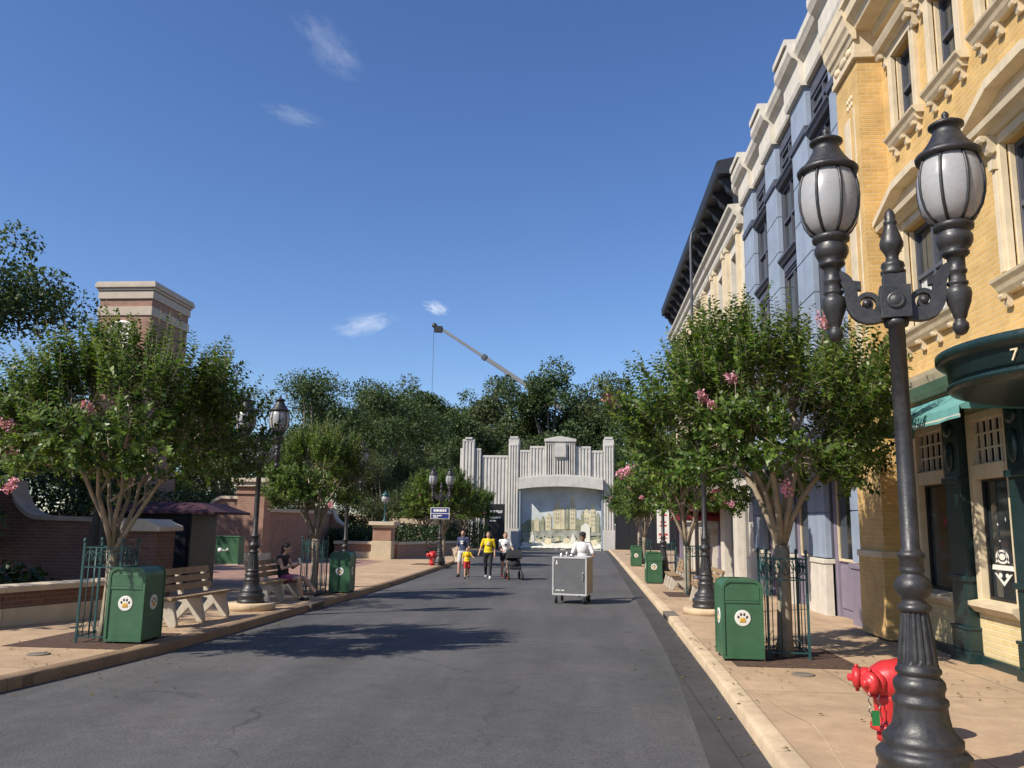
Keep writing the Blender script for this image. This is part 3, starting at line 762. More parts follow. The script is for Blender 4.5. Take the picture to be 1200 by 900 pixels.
plant('crape_myrtle', cE, (-6.9,41.5,gz(41.5,.13)), 20, 'left street tree directly behind the lamp with blue sign', 'tree', GT, (1.05,1.05,.98))
plant('crape_myrtle', cE, (-8.3,58,gz(58,.13)), 110, 'bushy street tree in front of the left gate pillar', 'tree', GT, (1.3,1.3,1.0))
plant('crape_myrtle', cE, (-11.4,60,gz(60,.13)), 230, 'street tree left of the gate beside the far beige wall', 'tree', GT, (1.3,1.3,.98))

def oak(seed, H, Rr, nleaf, leaf, mname, trunk_r=.3, fork=.32, up=.6):
    rg = random.Random(seed); npr = np.random.RandomState(seed); T = MB()
    T.path([(0,0,0), (.05,0,H*.12), (0,.06,H*fork)], [trunk_r*1.35, trunk_r, trunk_r*.9], 10)
    blobs = []
    nl = 11
    for i in range(nl):
        a = 2*PI*(i+rg.uniform(-.3,.3))/nl*1.62; t = (i+.5)/nl
        hz = H*(fork+.12 + (1-fork-.22)*t); rr = Rr*(.85 if t < .55 else .85-.75*(t-.55)/.45)*rg.uniform(.55,1)
        end = Vector((rr*math.cos(a), rr*math.sin(a), hz)); st = Vector((0,0,H*fork*rg.uniform(.75,1)))
        if t > .5: st.z = H*(fork+.15*rg.random())
        mid = st.lerp(end,.5) + Vector((rg.uniform(-.3,.3), rg.uniform(-.3,.3), .08*H))
        T.path([st, mid, end], [trunk_r*.5, trunk_r*.32, trunk_r*.1], 6)
        for k in range(5):
            q = end + Vector((rg.gauss(0,1), rg.gauss(0,1), rg.gauss(0,.7)))*Rr*.21
            T.path([mid.lerp(end,.6), q], [trunk_r*.14, trunk_r*.05], 4)
            blobs.append((q, Rr*rg.uniform(.18,.31)))
        blobs.append((end, Rr*rg.uniform(.2,.32)))
    tot = sum(b[1]**2 for b in blobs); P, D, U, LN, WD = [], [], [], [], []
    for c, rad in blobs:
        m = int(nleaf*rad**2/tot); c = np.array(c)
        v = npr.normal(size=(m,3)); v /= np.linalg.norm(v,axis=1)[:,None]; q = npr.uniform(.25,1.12,(m,1))**.6
        p = c + v*q*rad*np.array([1,1,.78]); ns = np.array([noise.noise(Vector(x)*(2.2/max(.6,rad)) ) for x in p])
        keep = (ns > -.14); p = p[keep]; v = v[keep]
        P.append(p); D.append(v*.5 + npr.normal(size=p.shape)*.7 + np.array([0,0,-.1])); U.append(npr.normal(size=p.shape)*.6+np.array([0,0,.8])+v*.3)
        s_ = leaf*npr.uniform(.6,1.25,len(p)); LN.append(s_); WD.append(s_*npr.uniform(.45,.7,len(p)))
    cr = quads_mesh('crown', np.concatenate(P), np.concatenate(D), np.concatenate(U), np.concatenate(LN), np.concatenate(WD), [M[mname]])
    return T.mesh('trunk'), cr
o1 = oak(1, 20, 6.4, 34000, .36, 'oak', .35); o2 = oak(2, 20, 7.0, 34000, .36, 'oak2', .35); o3 = oak(5, 19, 5.8, 32000, .34, 'oak', .3)
o4 = oak(9, 13, 4.6, 38000, .19, 'oak', .28, .2)
o5 = oak(14, 11, 5.0, 34000, .22, 'oak', .25, .10); o6 = oak(17, 12, 5.2, 34000, .22, 'oak2', .25, .12)
GB = 'tall trees beyond the gate and walls'
for ms, x, y, h, rz, lab in [
    (o1,-27.5,106,1.04,0,'tall dark tree left of the crane tip, above the low fluted wall'),
    (o3,-19.0,101,1.10,40,'narrow tall tree just below the crane cable'),
    (o2,-11.5,110,1.10,80,'broad tree where the crane boom disappears, behind the tall gate pillar'),
    (o1,-4.0,104,1.14,150,'tallest tree behind the centre of the stone gate'),
    (o2,3.5,107,1.10,200,'wide tree behind the right part of the stone gate'),
    (o3,10.5,101,1.10,260,'tree rising behind the right gate pillar and street trees'),
    (o2,-36,112,.95,300,'background tree at the left end of the gate skyline'),
    (o3,-15,118,1.12,120,'thin crowned tree filling the gap right of the crane cable'),
    (o1,-.5,120,1.12,330,'rear tree between the two crowns over the gate centre'),
    (o2,16,112,1.0,20,'rear tree between the gate and the cream building'),
    (o6,-24,96,1.05,10,'low bushy tree behind the stepped block pillar'),
    (o5,-14.5,95,1.1,60,'low bushy tree behind the fluted wing wall'),
    (o6,-6,94,1.0,130,'low bushy tree between tall gate pillar and gate centre'),
    (o5,2.5,94,1.05,190,'low bushy tree behind the gate parapet on the right'),
    (o6,10.5,92,1.1,240,'low bushy tree behind the black hoarding')]:
    plant('oak_tree', ms, (x,y,gz(y)-.1), rz, lab, 'tree', GB, h*.97, 'oakbark')
for ms, x, y, sc, rz, lab in [
    (o4,-15.0,62,1.05,0,'mid distance tree behind the low wall with brick pillar'),
    (o4,-20.2,61,1.12,70,'rounded tree left of the pillar lamp, highest of the left group'),
    (o6,-25.6,58,1.0,140,'tree behind the left curved brick wall end'),
    (o4,-17.6,74,1.10,200,'tree between the pillar lamp and the blue sign lamp'),
    (o5,-21.5,48,.66,250,'low dark tree behind the curved brick wall and pilaster'),
    (o5,-26.5,45,.75,300,'low dark tree between brick pilaster and tower'),
    (o5,-18.2,53,.72,20,'bushy tree right behind the receding brick wall'),
    (o6,-13.2,54,.55,90,'dark low tree right behind the pillar lamp'),
    (o4,-26.9,31.5,1.22,30,'big dark tree at the left edge, its top above the tower'),
    (o5,-22.5,27.5,.74,110,'dark tree at the left edge behind the nearest street tree'),
    (o5,-19.5,23.6,.58,160,'low dark tree at the left edge above the volute wall'),
    (o5,-17.6,28.5,.50,190,'small dark tree behind the plum canopy stall'),
    (o5,-16.4,12.6,.92,210,'unseen shade tree added beyond the left edge of the planter wall'),  # from here on: unseen trees added to shade the left brick walls
    (o5,-15.3,15.0,.66,60,'third unseen shade tree added left of the volute wall'),
    (o6,-18.6,17.0,.86,270,'second unseen shade tree added beyond the left edge of the planter wall')]:
    plant('oak_tree', ms, (x,y,gz(y)), rz, lab, 'tree', GB, sc, 'oakbark')

# ------------------------------------------------------------------ right-hand buildings (facades face -X)
def holes_wall(mb, x, y0, y1, z0, z1, holes, depth, mi=0):
    """wall sheet in the plane X=x with rectangular holes (ya,yb,za,zb) and reveals running to x+depth"""
    ys = sorted(set([y0,y1] + [h[0] for h in holes] + [h[1] for h in holes])); zs = sorted(set([z0,z1] + [h[2] for h in holes] + [h[3] for h in holes]))
    for a, b in zip(ys, ys[1:]):
        for c, d_ in zip(zs, zs[1:]):
            my, mz = (a+b)/2, (c+d_)/2
            if any(h[0] < my < h[1] and h[2] < mz < h[3] for h in holes): continue
            mb.add([(x,a,c),(x,b,c),(x,b,d_),(x,a,d_)], [(0,1,2,3)], mi)
    for a, b, c, d_ in holes:
        q = x+depth
        mb.add([(x,a,c),(q,a,c),(q,a,d_),(x,a,d_)], [(0,1,2,3)], mi); mb.add([(x,b,c),(q,b,c),(q,b,d_),(x,b,d_)], [(0,1,2,3)], mi)
        mb.add([(x,a,d_),(q,a,d_),(q,b,d_),(x,b,d_)], [(0,1,2,3)], mi); mb.add([(x,a,c),(q,a,c),(q,b,c),(x,b,c)], [(0,1,2,3)], mi)

class Bld:
    def __init__(s, name, y, x, label, cat='building'):
        s.org = (x, y, gz(y, .13)); s.root = empty(name, s.org, label, cat)
    def part(s, mb, name, m, bevel=0, parent=None):
        return mb.build(name, M[m] if isinstance(m, str) else [M[k] for k in m], parent or s.root, s.org, bevel)

def sash(B, x, y0, y1, z0, z1, frame='slate', blind=None, nx=1, fw=.06):
    """window set back in its hole: frame with meeting rail, pane, optional blind"""
    f = MB(); xa, xb = x, x+.07
    f.box(xa,xb,y0,y0+fw,z0,z1); f.box(xa,xb,y1-fw,y1,z0,z1); f.box(xa,xb,y0+fw,y1-fw,z0,z0+fw); f.box(xa,xb,y0+fw,y1-fw,z1-fw,z1)
    zm = (z0+z1)/2; f.box(xa-.012,xb-.005,y0+fw,y1-fw,zm-.03,zm+.03)
    for i in range(1,nx):
        y = y0+(y1-y0)*i/nx; f.box(xa-.01,xb-.003,y-.03,y+.03,z0+fw,z1-fw)
    w = B.part(f, 'window', frame)
    p = MB(); p.add([(x+.045,y0+.01,z0+.01),(x+.045,y1-.01,z0+.01),(x+.045,y1-.01,z1-.01),(x+.045,y0+.01,z1-.01)], [(0,1,2,3)]); B.part(p, 'pane', 'glass', parent=w)
    if blind:
        for ya, yb in blind:
            q = MB(); n = 10; pts = []
            for i in range(n+1):
                y = ya+(yb-ya)*i/n; pts.append((y, .012*math.sin(i*2.3)))
            vs = []; 
            for y, o in pts: vs += [(x+.036+o*.4, y, z0+fw+.01), (x+.036+o*.4, y, zm-.04)]
            q.add(vs, [(2*i,2*i+2,2*i+3,2*i+1) for i in range(n)]); B.part(q, 'curtain', 'blind', parent=w)
    return w

def bracket(mb, x, y, z, s=1.0):
    """scrolled console under a sill: projects towards -X, hangs down from z"""
    w = .055*s
    prof = [(0,0), (-.20,0), (-.22,-.04), (-.20,-.085), (-.15,-.09), (-.13,-.06), (-.105,-.10), (-.115,-.17), (-.09,-.225), (-.04,-.235), (-.015,-.20), (0,-.22)]
    mb.prism([(x+a*s, z+b*s) for a, b in prof], y-w, y+w, 'xz')
    mb.lathe([(.042*s,-w-.006), (.042*s,w+.006)], (0,0,0), 12, smooth=False); i = len(mb.v)-24
    mb.xform(Matrix.Translation((x-.165*s, y, z-.045*s)) @ Matrix.Rotation(PI/2, 4, 'X'), i)
    mb.lathe([(.036*s,-w-.004), (.036*s,w+.004)], (0,0,0), 12, smooth=False); i = len(mb.v)-24
    mb.xform(Matrix.Translation((x-.065*s, y, z-.195*s)) @ Matrix.Rotation(PI/2, 4, 'X'), i)

def profile_y(mb, prof, y0, y1, x, mi=0):
    """moulding: profile of (outward, z) extruded along Y; outward is towards -X"""
    mb.prism([(x-a, z) for a, z in prof], y0, y1, 'xz', mi)

# ---- yellow building
X0 = 5.0
B = Bld('brick_building', 10, X0, 'ornate yellow brick corner building with cream window hoods and teal awning')
w2 = [(c-.66, c+.66, 4.62, 6.16) for c in (12.0, 9.0, 6.0, 3.2)]
w3 = [(c-.37, c+.37, 7.86, 9.12) for c in (12.36, 10.92, 9.48, 8.04, 6.6, 5.16, 3.7)]
shop = [(6.9, 9.55, -.3, 3.35), (10.06, 11.18, .80, 3.12), (11.72, 12.95, .80, 3.12)]
wl = MB(); holes_wall(wl, X0, 2.0, 13.3, 3.62, 11.2, w2+w3, .15); wl.add([(X0,2,11.2),(13,2,11.2),(13,14.4,11.2),(X0,14.4,11.2)], [(0,1,2,3)])
wl.box(13,13.2,2,14.4,-.3,11.2); wl.box(X0+.02,13,1.98,2.0,-.3,11.2); B.part(wl, 'wall', 'ybrick')
gw = MB(); holes_wall(gw, X0, 2.0, 13.3, -.3, 3.62, shop + [(2.6, 6.3, .8, 3.1)], .30); B.part(gw, 'ground_floor_wall', 'pbrick')
pr = MB(); pr.box(4.6, X0+.3, 13.3, 14.42, 1.22, 9.45); pr.box(4.57, X0+.3, 13.28, 14.42, .0, 1.2); B.part(pr, 'pilaster', 'ybrick')
ps = MB(); ps.box(4.54, X0+.2, 13.26, 14.42, 1.2, 1.30); ps.box(4.575,4.602,13.72,14.02,3.9,8.6)
ps.box(4.585,4.602,13.5,13.56,4.2,8.7); ps.box(4.53,X0+.2,13.24,14.42,9.45,9.56); ps.box(4.56,X0+.2,13.27,14.42,9.56,10.41)
ps.ell((4.55,13.8,9.66),(.05,.18,.09)); ps.ell((4.55,13.5,9.66),(.05,.1,.08)); ps.ell((4.55,14.15,9.66),(.05,.1,.08))
for k in range(6): ps.ell((4.6,13.62+.1*(k % 3),8.8+.12*(k//3)),(.03,.035,.045),8,6)
B.part(ps, 'capital', 'cream', .008)
cn = MB(); profile_y(cn, [(-.01,9.8),(.12,9.8),(.16,9.92),(.42,9.95),(.46,10.05),(.56,10.12),(.58,10.30),(.64,10.34),(.64,10.42),(-.01,10.42)], 2.0, 13.29, X0)
profile_y(cn, [(-.0,9.78),(.06,9.78),(.09,9.86),(.12,9.88),(.14,9.96),(.18,10.02),(.20,10.18),(.23,10.22),(.23,10.434),(-.0,10.434)], 13.22, 14.44, 4.6)
B.part(cn, 'cornice', 'cream')
# window sets
def yellow_sill(B, par, c, hw, zt, x=X0, n=3):
    q = MB(); profile_y(q, [(-.05,zt-.10),(.11,zt-.10),(.14,zt-.06),(.17,zt-.03),(.18,zt),(-.05,zt+.03)], c-hw, c+hw, x)
    profile_y(q, [(-.02,zt-.19),(.08,zt-.19),(.12,zt-.14),(.14,zt-.10),(-.02,zt-.10)], c-hw+.05, c+hw-.05, x); B.part(q, 'sill', 'cream', parent=par)
    for i in range(n):
        b = MB(); bracket(b, x, c-hw+.14+(2*hw-.28)*i/(n-1), zt-.19, .66); B.part(b, 'bracket', 'cream', parent=par)
for a, b, z0, z1 in w3:
    c = (a+b)/2; w = sash(B, X0+.09, a, b, z0, z1)
    s = MB()
    for y in (a-.15, b): s.box(X0-.07, X0+.02, y, y+.15, z0-.06, z1+.02)
    s.box(X0-.07,X0+.02,a-.15,b+.15,z1+.02,z1+.16)
    for y in (a, b-.025): s.box(X0+.021,X0+.089,y,y+.025,z0,z1)
    B.part(s, 'surround', 'cream', .006, parent=w)
    h = MB(); profile_y(h, [(-.02,z1+.16),(.09,z1+.16),(.13,z1+.2),(.20,z1+.21),(.23,z1+.27),(.25,z1+.32),(-.02,z1+.36)], c-.66, c+.66, X0); B.part(h, 'hood', 'cream', parent=w)
    for y in (a-.2, b+.2):
        k = MB(); bracket(k, X0, y, z1+.16, .95); B.part(k, 'console', 'cream', parent=w)
    yellow_sill(B, w, c, .58, z0-.06)
for a, b, z0, z1 in w2:
    c = (a+b)/2; w = sash(B, X0+.09, a, b, z0, z1, 'slate', [(a+.08,a+.58),(b-.58,b-.08)], 2)
    s = MB()
    for y in (a-.20, b): s.box(X0-.08, X0+.02, y, y+.20, z0-.05, z1+.02); s.box(X0-.11, X0-.07, y+.05, y+.15, z0, z1-.3)
    s.box(X0-.08,X0+.02,a-.2,b+.2,z1+.02,z1+.14)
    for y in (a, b-.025): s.box(X0+.021,X0+.089,y,y+.025,z0,z1)
    B.part(s, 'surround', 'cream', .006, parent=w)
    h = MB(); z = z1+.14; hw = 1.26
    profile_y(h, [(-.02,z),(.12,z),(.17,z+.05),(.26,z+.07),(.28,z+.14),(-.02,z+.14)], c-hw, c+hw, X0)
    # pediment: raking mouldings with a recessed field
    ap = z+.14+.36
    h.prism([(c-hw+.12,z+.14),(c+hw-.12,z+.14),(c+.44,ap-.05),(c-.44,ap-.05)], X0-.13, X0+.005, 'yz')
    for s_ in (-1,1):
        h.prism([(c+s_*hw,z+.142),(c+s_*hw,z+.235),(c+s_*.42,ap+.05),(c+s_*.42,ap-.06)], X0-.31, X0+.01, 'yz')
    h.box(X0-.315,X0+.012,c-.425,c+.425,ap-.062,ap+.054)
    B.part(h, 'pediment', 'cream', parent=w)
    for y in (a-.1, b+.1):
        k = MB(); bracket(k, X0-.08, y, z, .95); k.box(X0-.15,X0-.08,y-.05,y+.05,z-.42,z-.3); B.part(k, 'console', 'cream', parent=w)
    yellow_sill(B, w, c, .95, z0-.06, n=4)
sc_ = MB(); profile_y(sc_, [(-.02,3.50),(.10,3.50),(.14,3.56),(.30,3.62),(.34,3.70),(.36,3.76),(-.02,3.80)], 2.0, 13.3, X0); B.part(sc_, 'shop_cornice', 'cream')
# shopfront
def shopfront(a, b):
    f = MB(); x = X0-.03
    f.box(x,x+.1,a,a+.17,.72,3.12); f.box(x,x+.1,b-.12,b,.72,3.12); f.box(x-.02,x+.1,a+.17,b-.12,2.28,2.46); f.box(x,x+.1,a+.17,b-.12,3.02,3.12)
    w = B.part(f, 'shop_window', 'cream', .006)
    p = MB(); p.add([(X0+.10,a+.1,.80),(X0+.10,b-.1,.80),(X0+.10,b-.1,3.05),(X0+.10,a+.1,3.05)], [(0,1,2,3)]); B.part(p, 'pane', 'glass', parent=w)
    fr = MB()
    for y in (a+.17, b-.16): fr.box(X0+.06,X0+.09,y,y+.025,.80,2.28)
    fr.box(X0+.06,X0+.09,a+.2,b-.16,.80,.84); fr.box(X0+.06,X0+.09,a+.2,b-.16,2.25,2.28); B.part(fr, 'inner_frame', 'black', parent=w)
    l = MB(); n = 5
    for i in range(n+1):
        y = a+.17+(b-a-.29)*i/n; l.box(X0+.02,X0+.06,y-.014,y+.014,2.46,3.02)
    for z in (2.46, 2.65, 2.84, 3.005): l.box(X0+.024,X0+.056,a+.17,b-.12,z,z+.022)
    B.part(l, 'lattice', 'white', parent=w)
    g = MB()
    for i in range(n):
        y = a+.19+(b-a-.29)*i/n; g.add([(X0+.075,y+.02,2.46),(X0+.085,y+.13,2.46),(X0+.085,y+.13,3.02),(X0+.075,y+.02,3.02)], [(0,1,2,3)])
    B.part(g, 'curtain', 'blind', parent=w)
    s = MB(); profile_y(s, [(-.02,.64),(.08,.64),(.12,.68),(.16,.72),(.16,.77),(-.02,.80)], a+.01, b-.01, X0); B.part(s, 'sill', 'cream', parent=w)
    return w
shopA = shopfront(10.06, 11.18); shopB = shopfront(11.72, 12.95)
for y0, y1 in ((11.2,11.70), (9.58,10.02)):
    if y1 > 13: continue
    p = MB(); ym = (y0+y1)/2
    p.box(X0-.13,X0+.02,y0+.03,y1-.03,.42,3.30); p.box(X0-.19,X0+.02,y0-.015,y1+.015,-.02,.14); p.box(X0-.16,X0+.02,y0,y1,.14,.40); p.box(X0-.175,X0+.02,y0-.01,y1+.01,.40,.44)
    p.box(X0-.165,X0+.02,y0,y1,1.0,1.07); p.box(X0-.165,X0+.02,y0,y1,2.25,2.33); p.ell((X0-.14,ym,2.6),(.05,.10,.2)); p.ell((X0-.14,ym,2.95),(.05,.12,.1))
    B.part(p, 'shop_pier', 'dgreen', .01)
bs_ = MB(); bs_.box(X0-.05,X0+.02,10.06,11.18,-.03,.11); bs_.box(X0-.05,X0+.02,11.72,13.26,-.03,.11); B.part(bs_, 'plinth', 'dgreen', .01)
aw = MB()
vs = []; ny = 12
for i in range(ny+1):
    y = 9.5+(12.85-9.5)*i/ny; sag = .015*math.sin(i*1.3)
    vs += [(X0-.02,y,3.47),(X0-.40,y,3.24-sag),(4.18,y,3.02),(4.17,y,2.88+.01*math.sin(i*2.2))]
aw.add(vs, [(4*i+k,4*i+4+k,4*i+5+k,4*i+k+1) for i in range(ny) for k in range(3)])
for e in (0, ny): aw.add([vs[4*e],vs[4*e+1],vs[4*e+2],(4.2,vs[4*e][1],2.98),(X0-.02,vs[4*e][1],2.98)], [(0,1,2,3,4)])
awn = B.part(aw, 'awning', 'teal')
v = MB(); v.box(4.172,4.182,9.5,12.85,2.885,2.925); B.part(v, 'hem', 'white', parent=awn)
# window decal: round badge above a ribbon and chevron
dx = X0+.094
dcl = MB()
def disc(mb, y, z, ro, ri, x=dx, n=20):
    vs = []; 
    for k in range(n): a = 2*PI*k/n; vs += [(x,y+ro*math.cos(a),z+ro*math.sin(a)),(x,y+ri*math.cos(a),z+ri*math.sin(a))]
    i_ = len(mb.v); mb.add(vs, [(2*k,2*((k+1)%n),2*((k+1)%n)+1,2*k+1) for k in range(n)])
    mb.v[i_:] = [(a_, y+(b_-y)*1.9, c_) for a_, b_, c_ in mb.v[i_:]]
yc = 10.74
disc(dcl, yc, 1.33, .085, .060); disc(dcl, yc, 1.33, .04, .0)
dcl.add([(dx,yc-.27,1.17),(dx,yc+.27,1.17),(dx,yc+.25,1.23),(dx,yc-.25,1.23)], [(0,1,2,3)])
for s_ in (-1,1):
    dcl.add([(dx,yc+s_*.22,1.13),(dx,yc+s_*.17,1.13),(dx,yc,1.03),(dx,yc,.98)], [(0,1,2,3)]); dcl.add([(dx,yc+s_*.17,1.26),(dx,yc+s_*.13,1.26),(dx,yc+s_*.06,1.40),(dx,yc+s_*.08,1.41)], [(0,1,2,3)])
    dcl.ell((dx+.004,yc+.28*s_*.3,1.105),(.002,.05,.03),10,6)
B.part(dcl, 'window_decal', 'emblem', parent=shopA)
dsp = MB()
for y, z, r1, r2 in ((10.80,1.72,.09,.06),(10.78,1.52,.11,.035),(10.6,1.78,.06,.09),(10.45,1.88,.05,.12)): dsp.ell((dx+.02,y,z),(.015,r1,r2),12,8)
B.part(dsp, 'display_item', 'blind', parent=shopA)
dsp = MB()
for y, z, r1, r2 in ((12.3,1.75,.09,.11),(12.18,1.65,.05,.08),(12.45,1.45,.07,.05)): dsp.ell((X0+.112,y,z),(.015,r1,r2),12,8)
B.part(dsp, 'display_item', 'maroon', parent=shopB)
# round corner canopy
CC = (5.02, 8.2)
cp = MB(); cp.lathe([(1.15,2.93),(1.30,2.95),(1.37,2.97),(1.40,3.0),(1.40,3.02),(1.34,3.03),(1.36,3.06),(1.38,3.07),(1.385,3.20),(1.40,3.21),(1.40,3.225),(1.46,3.245),(1.49,3.27),(1.49,3.33),(1.45,3.345),(.4,3.40)], (CC[0],CC[1],.05), 64)
can = B.part(cp, 'corner_canopy', 'dgreen')
td = bpy.data.curves.new('number', 'FONT'); td.body = '7'; td.size = .155; td.extrude = .006; td.align_x = 'CENTER'
to = bpy.data.objects.new('tmp', td); COL.objects.link(to); bpy.context.view_layer.update()
me = bpy.data.meshes.new_from_object(to); bpy.data.objects.remove(to)
ang = R(209.5); rad = 1.398
T_ = Matrix.Translation((CC[0]+rad*math.cos(ang)-B.org[0], CC[1]+rad*math.sin(ang)-B.org[1], 3.135-B.org[2])) @ Matrix.Rotation(ang+PI/2, 4, 'Z') @ Matrix.Rotation(PI/2, 4, 'X')
me.transform(T_); link('number', me, M['cream'], can)
# recessed entrance under the canopy
en = MB(); en.box(X0+.25,X0+.33,6.9,9.55,-.3,3.35); B.part(en, 'entrance_wall', 'dgreen')
dr = MB()
for y in (7.2, 8.1): dr.box(X0+.19,X0+.245,y,y+.86,.06,2.4)
dd = B.part(dr, 'door', 'dgreen', .01)
pn = MB()
for y in (7.2, 8.1): pn.box(X0+.175,X0+.195,y+.12,y+.74,.9,2.25)
B.part(pn, 'pane', 'glass', parent=dd)
cl = MB(); cl.lathe([(.16,-.02),(.16,.12),(.12,.16),(.10,.22),(.09,2.6),(.12,2.7),(.15,2.86),(.16,2.99)], (CC[0]-.95,CC[1]-.75,0), 20); B.part(cl, 'column', 'dgreen')

# ---- blue building
B = Bld('blue_building', 20, X0, 'tall blue grey stucco building with cream stepped cornice and dark windows')
PL = [(14.43,15.75), (17.42,18.65), (20.3,21.45), (23.15,24.45)]
BY = [(15.75,17.42), (18.65,20.3), (21.45,23.15)]
hol = []
for a, b in BY: hol += [(a+.02,b-.02,8.22,9.98), (a+.02,b-.02,5.0,7.75), (a+.02,b-.02,10.28,10.95), (a+.02,b-.02,-.4,3.3)]
wl = MB(); holes_wall(wl, X0, 14.43, 25.1, -.4, 11.4, hol, .30); wl.box(12.9,13.1,14.45,25.1,-.4,11.4); wl.add([(X0,14.44,11.4),(13,14.44,11.4),(13,25.1,11.4),(X0,25.1,11.4)], [(0,1,2,3)])
B.part(wl, 'wall', 'slate')
for a, b in PL:
    p = MB(); z = 1.03
    while z < 11.25:
        t = min(z+.92, 11.3); p.box(4.88, X0+.05, a, b, z+.012, t-.012); p.box(4.90, X0+.05, a+.012, b-.012, t-.014, t+.014); z = t
    pp = B.part(p, 'pilaster', 'blue', .008)
    q = MB(); q.box(4.84,X0+.05,a-.02,b+.02,-.3,.93); q.box(4.81,X0+.05,a-.04,b+.04,.93,1.02); B.part(q, 'base', 'white' if a > 16 else 'lilac', .01, parent=pp)  # first base is greyer: its shade is put into the colour
    q = MB(); q.box(4.83,X0+.05,a-.03,b+.03,10.15,10.32); B.part(q, 'band', 'slate', .008, parent=pp)
for a, b in BY:
    for z0, z1, nx in ((8.22,9.98,2),(5.0,7.75,2),(10.28,10.95,2)): sash(B, X0+.03, a+.02, b-.02, z0, z1, 'slate', None, nx, .08)
    for z in (10.10, 8.10, 4.85): l = MB(); profile_y(l, [(-.05,z-.1),(.08,z-.1),(.13,z-.02),(.16,z),(.16,z+.06),(-.05,z+.1)], a+.01, b-.01, X0); B.part(l, 'ledge', 'slate')
    for z0, z1 in ((7.8,7.98),): q = MB(); q.box(X0-.03,X0+.02,a+.12,b-.12,z0,z1); B.part(q, 'spandrel', 'slate')
    # ground floor bay: grey lilac panelled shopfront
    g = MB(); g.box(X0+.12,X0+.2,a+.02,b-.02,-.3,3.3)
    for z0, z1 in ((.1,.9),): g.box(X0+.09,X0+.125,a+.2,b-.2,z0,z1)
    for y in (a+.02,b-.16): g.box(X0+.05,X0+.13,y,y+.14,-.3,3.3)
    sw = B.part(g, 'shop_bay', 'lilac', .008)
    p = MB(); p.box(X0+.10,X0+.121,a+.24,b-.24,1.05,2.7); B.part(p, 'pane', 'glass', parent=sw)
    f = MB()
    for y in (a+.2,b-.24): f.box(X0+.07,X0+.122,y,y+.05,1.0,2.75)
    f.box(X0+.07,X0+.122,a+.25,b-.25,1.0,1.05); f.box(X0+.07,X0+.122,a+.25,b-.25,2.7,2.75); B.part(f, 'pane_frame', 'cream', parent=sw)
aw = MB(); vs = []
for y in (15.6, 25.0): vs += [(X0-.22,y,3.62),(3.98,y,3.05),(3.98,y,2.86)]
aw.add(vs, [(0,3,4,1),(1,4,5,2)]); aw.add(vs[:2]+[(X0-.22,15.6,3.02)], [(0,1,2)]); aw.add(vs[3:5]+[(X0-.22,25.0,3.02)], [(0,1,2)])
B.part(aw, 'awning', 'navy')
co_ = MB()
CP = [(-.05,11.28),(.09,11.28),(.12,11.34),(.12,11.80),(.17,11.86),(.26,11.92),(.30,12.0),(.33,12.05),(.33,12.22),(-.05,12.26)]
profile_y(co_, CP, 14.43, 25.1, X0)
for a, b in PL: profile_y(co_, [(p_+.12 if p_ > 0 else p_, z_+(.012 if z_ > 12 else .006 if z_ > 11.3 else -.03)) for p_, z_ in CP], a-.06, b+.06, X0-.0); co_.box(X0-.5,X0+.05,a+.05,b-.05,12.275,12.42)
B.part(co_, 'cornice', 'white')

# ---- cream building with dark bracketed eave
B = Bld('cream_building', 34, X0, 'cream fronted building with black bracketed overhanging eave')
hol = []
bays = [25.9+2.6*i for i in range(7)]
for a in bays: hol += [(a,a+1.5,8.2,10.5), (a,a+1.5,4.9,7.2), (a-.1,a+1.7,-.6,2.9)]
wl = MB(); holes_wall(wl, X0, 25.1, 44, -.6, 11.2, hol, .35); wl.box(X0,13,43.95,44.0,-.6,12.9); B.part(wl, 'wall', 'white')
up = MB(); up.box(X0+.05,13,25.12,43.94,11.2,12.8); B.part(up, 'attic_wall', 'slate')
for a in bays:
    for z0, z1 in ((8.2,10.5),(4.9,7.2)):
        w = sash(B, X0+.2, a, a+1.5, z0, z1, 'slate', None, 2)
    q = MB()
    for y in (a-.34, a+1.5+.1): q.box(X0-.14,X0+.05,y,y+.24,4.4,11.1); q.box(X0-.18,X0+.05,y-.03,y+.27,10.8,11.12)
    B.part(q, 'pilaster', 'cream', .01)
    g = MB(); g.box(X0+.25,X0+.34,a-.1,a+1.7,-.6,2.9); sw = B.part(g, 'shop_bay', 'slate')
    g = MB(); g.box(X0+.22,X0+.25,a+.05,a+1.5,.7,2.6); B.part(g, 'pane', 'glass', parent=sw)
c2 = MB(); profile_y(c2, [(-.05,10.95),(.16,10.95),(.2,11.05),(.2,11.2),(.3,11.26),(.34,11.42),(.44,11.5),(.46,11.58),(-.05,11.62)], 25.12, 44, X0)
profile_y(c2, [(-.05,3.5),(.1,3.5),(.14,3.6),(.3,3.72),(.34,3.85),(-.05,3.9)], 25.12, 44, X0); B.part(c2, 'cornice', 'white')
ev = MB(); profile_y(ev, [(-2,12.82),(.66,12.78),(.7,12.86),(.72,13.15),(.66,13.22),(-2.6,13.9)], 25.5, 44.2, X0); B.part(ev, 'eave', 'darkroof')
for i in range(15):
    b = MB(); y = 25.9+1.28*i; b.prism([(X0+.06,12.78),(X0-.56,12.78),(X0-.58,12.62),(X0-.42,12.55),(X0-.32,12.3),(X0-.14,12.15),(X0-.10,11.9),(X0+.06,11.8)], y-.09, y+.09, 'xz'); B.part(b, 'bracket', 'darkroof')
cn_ = MB()
for i in range(3):
    y0 = 29.5; vs = [(X0-.02,y0,3.0),(X0-.02,y0+3.4,3.0),(X0-1.0,y0+3.4,2.35),(X0-1.0,y0,2.35),(X0-1.0,y0,2.15),(X0-1.0,y0+3.4,2.15)]
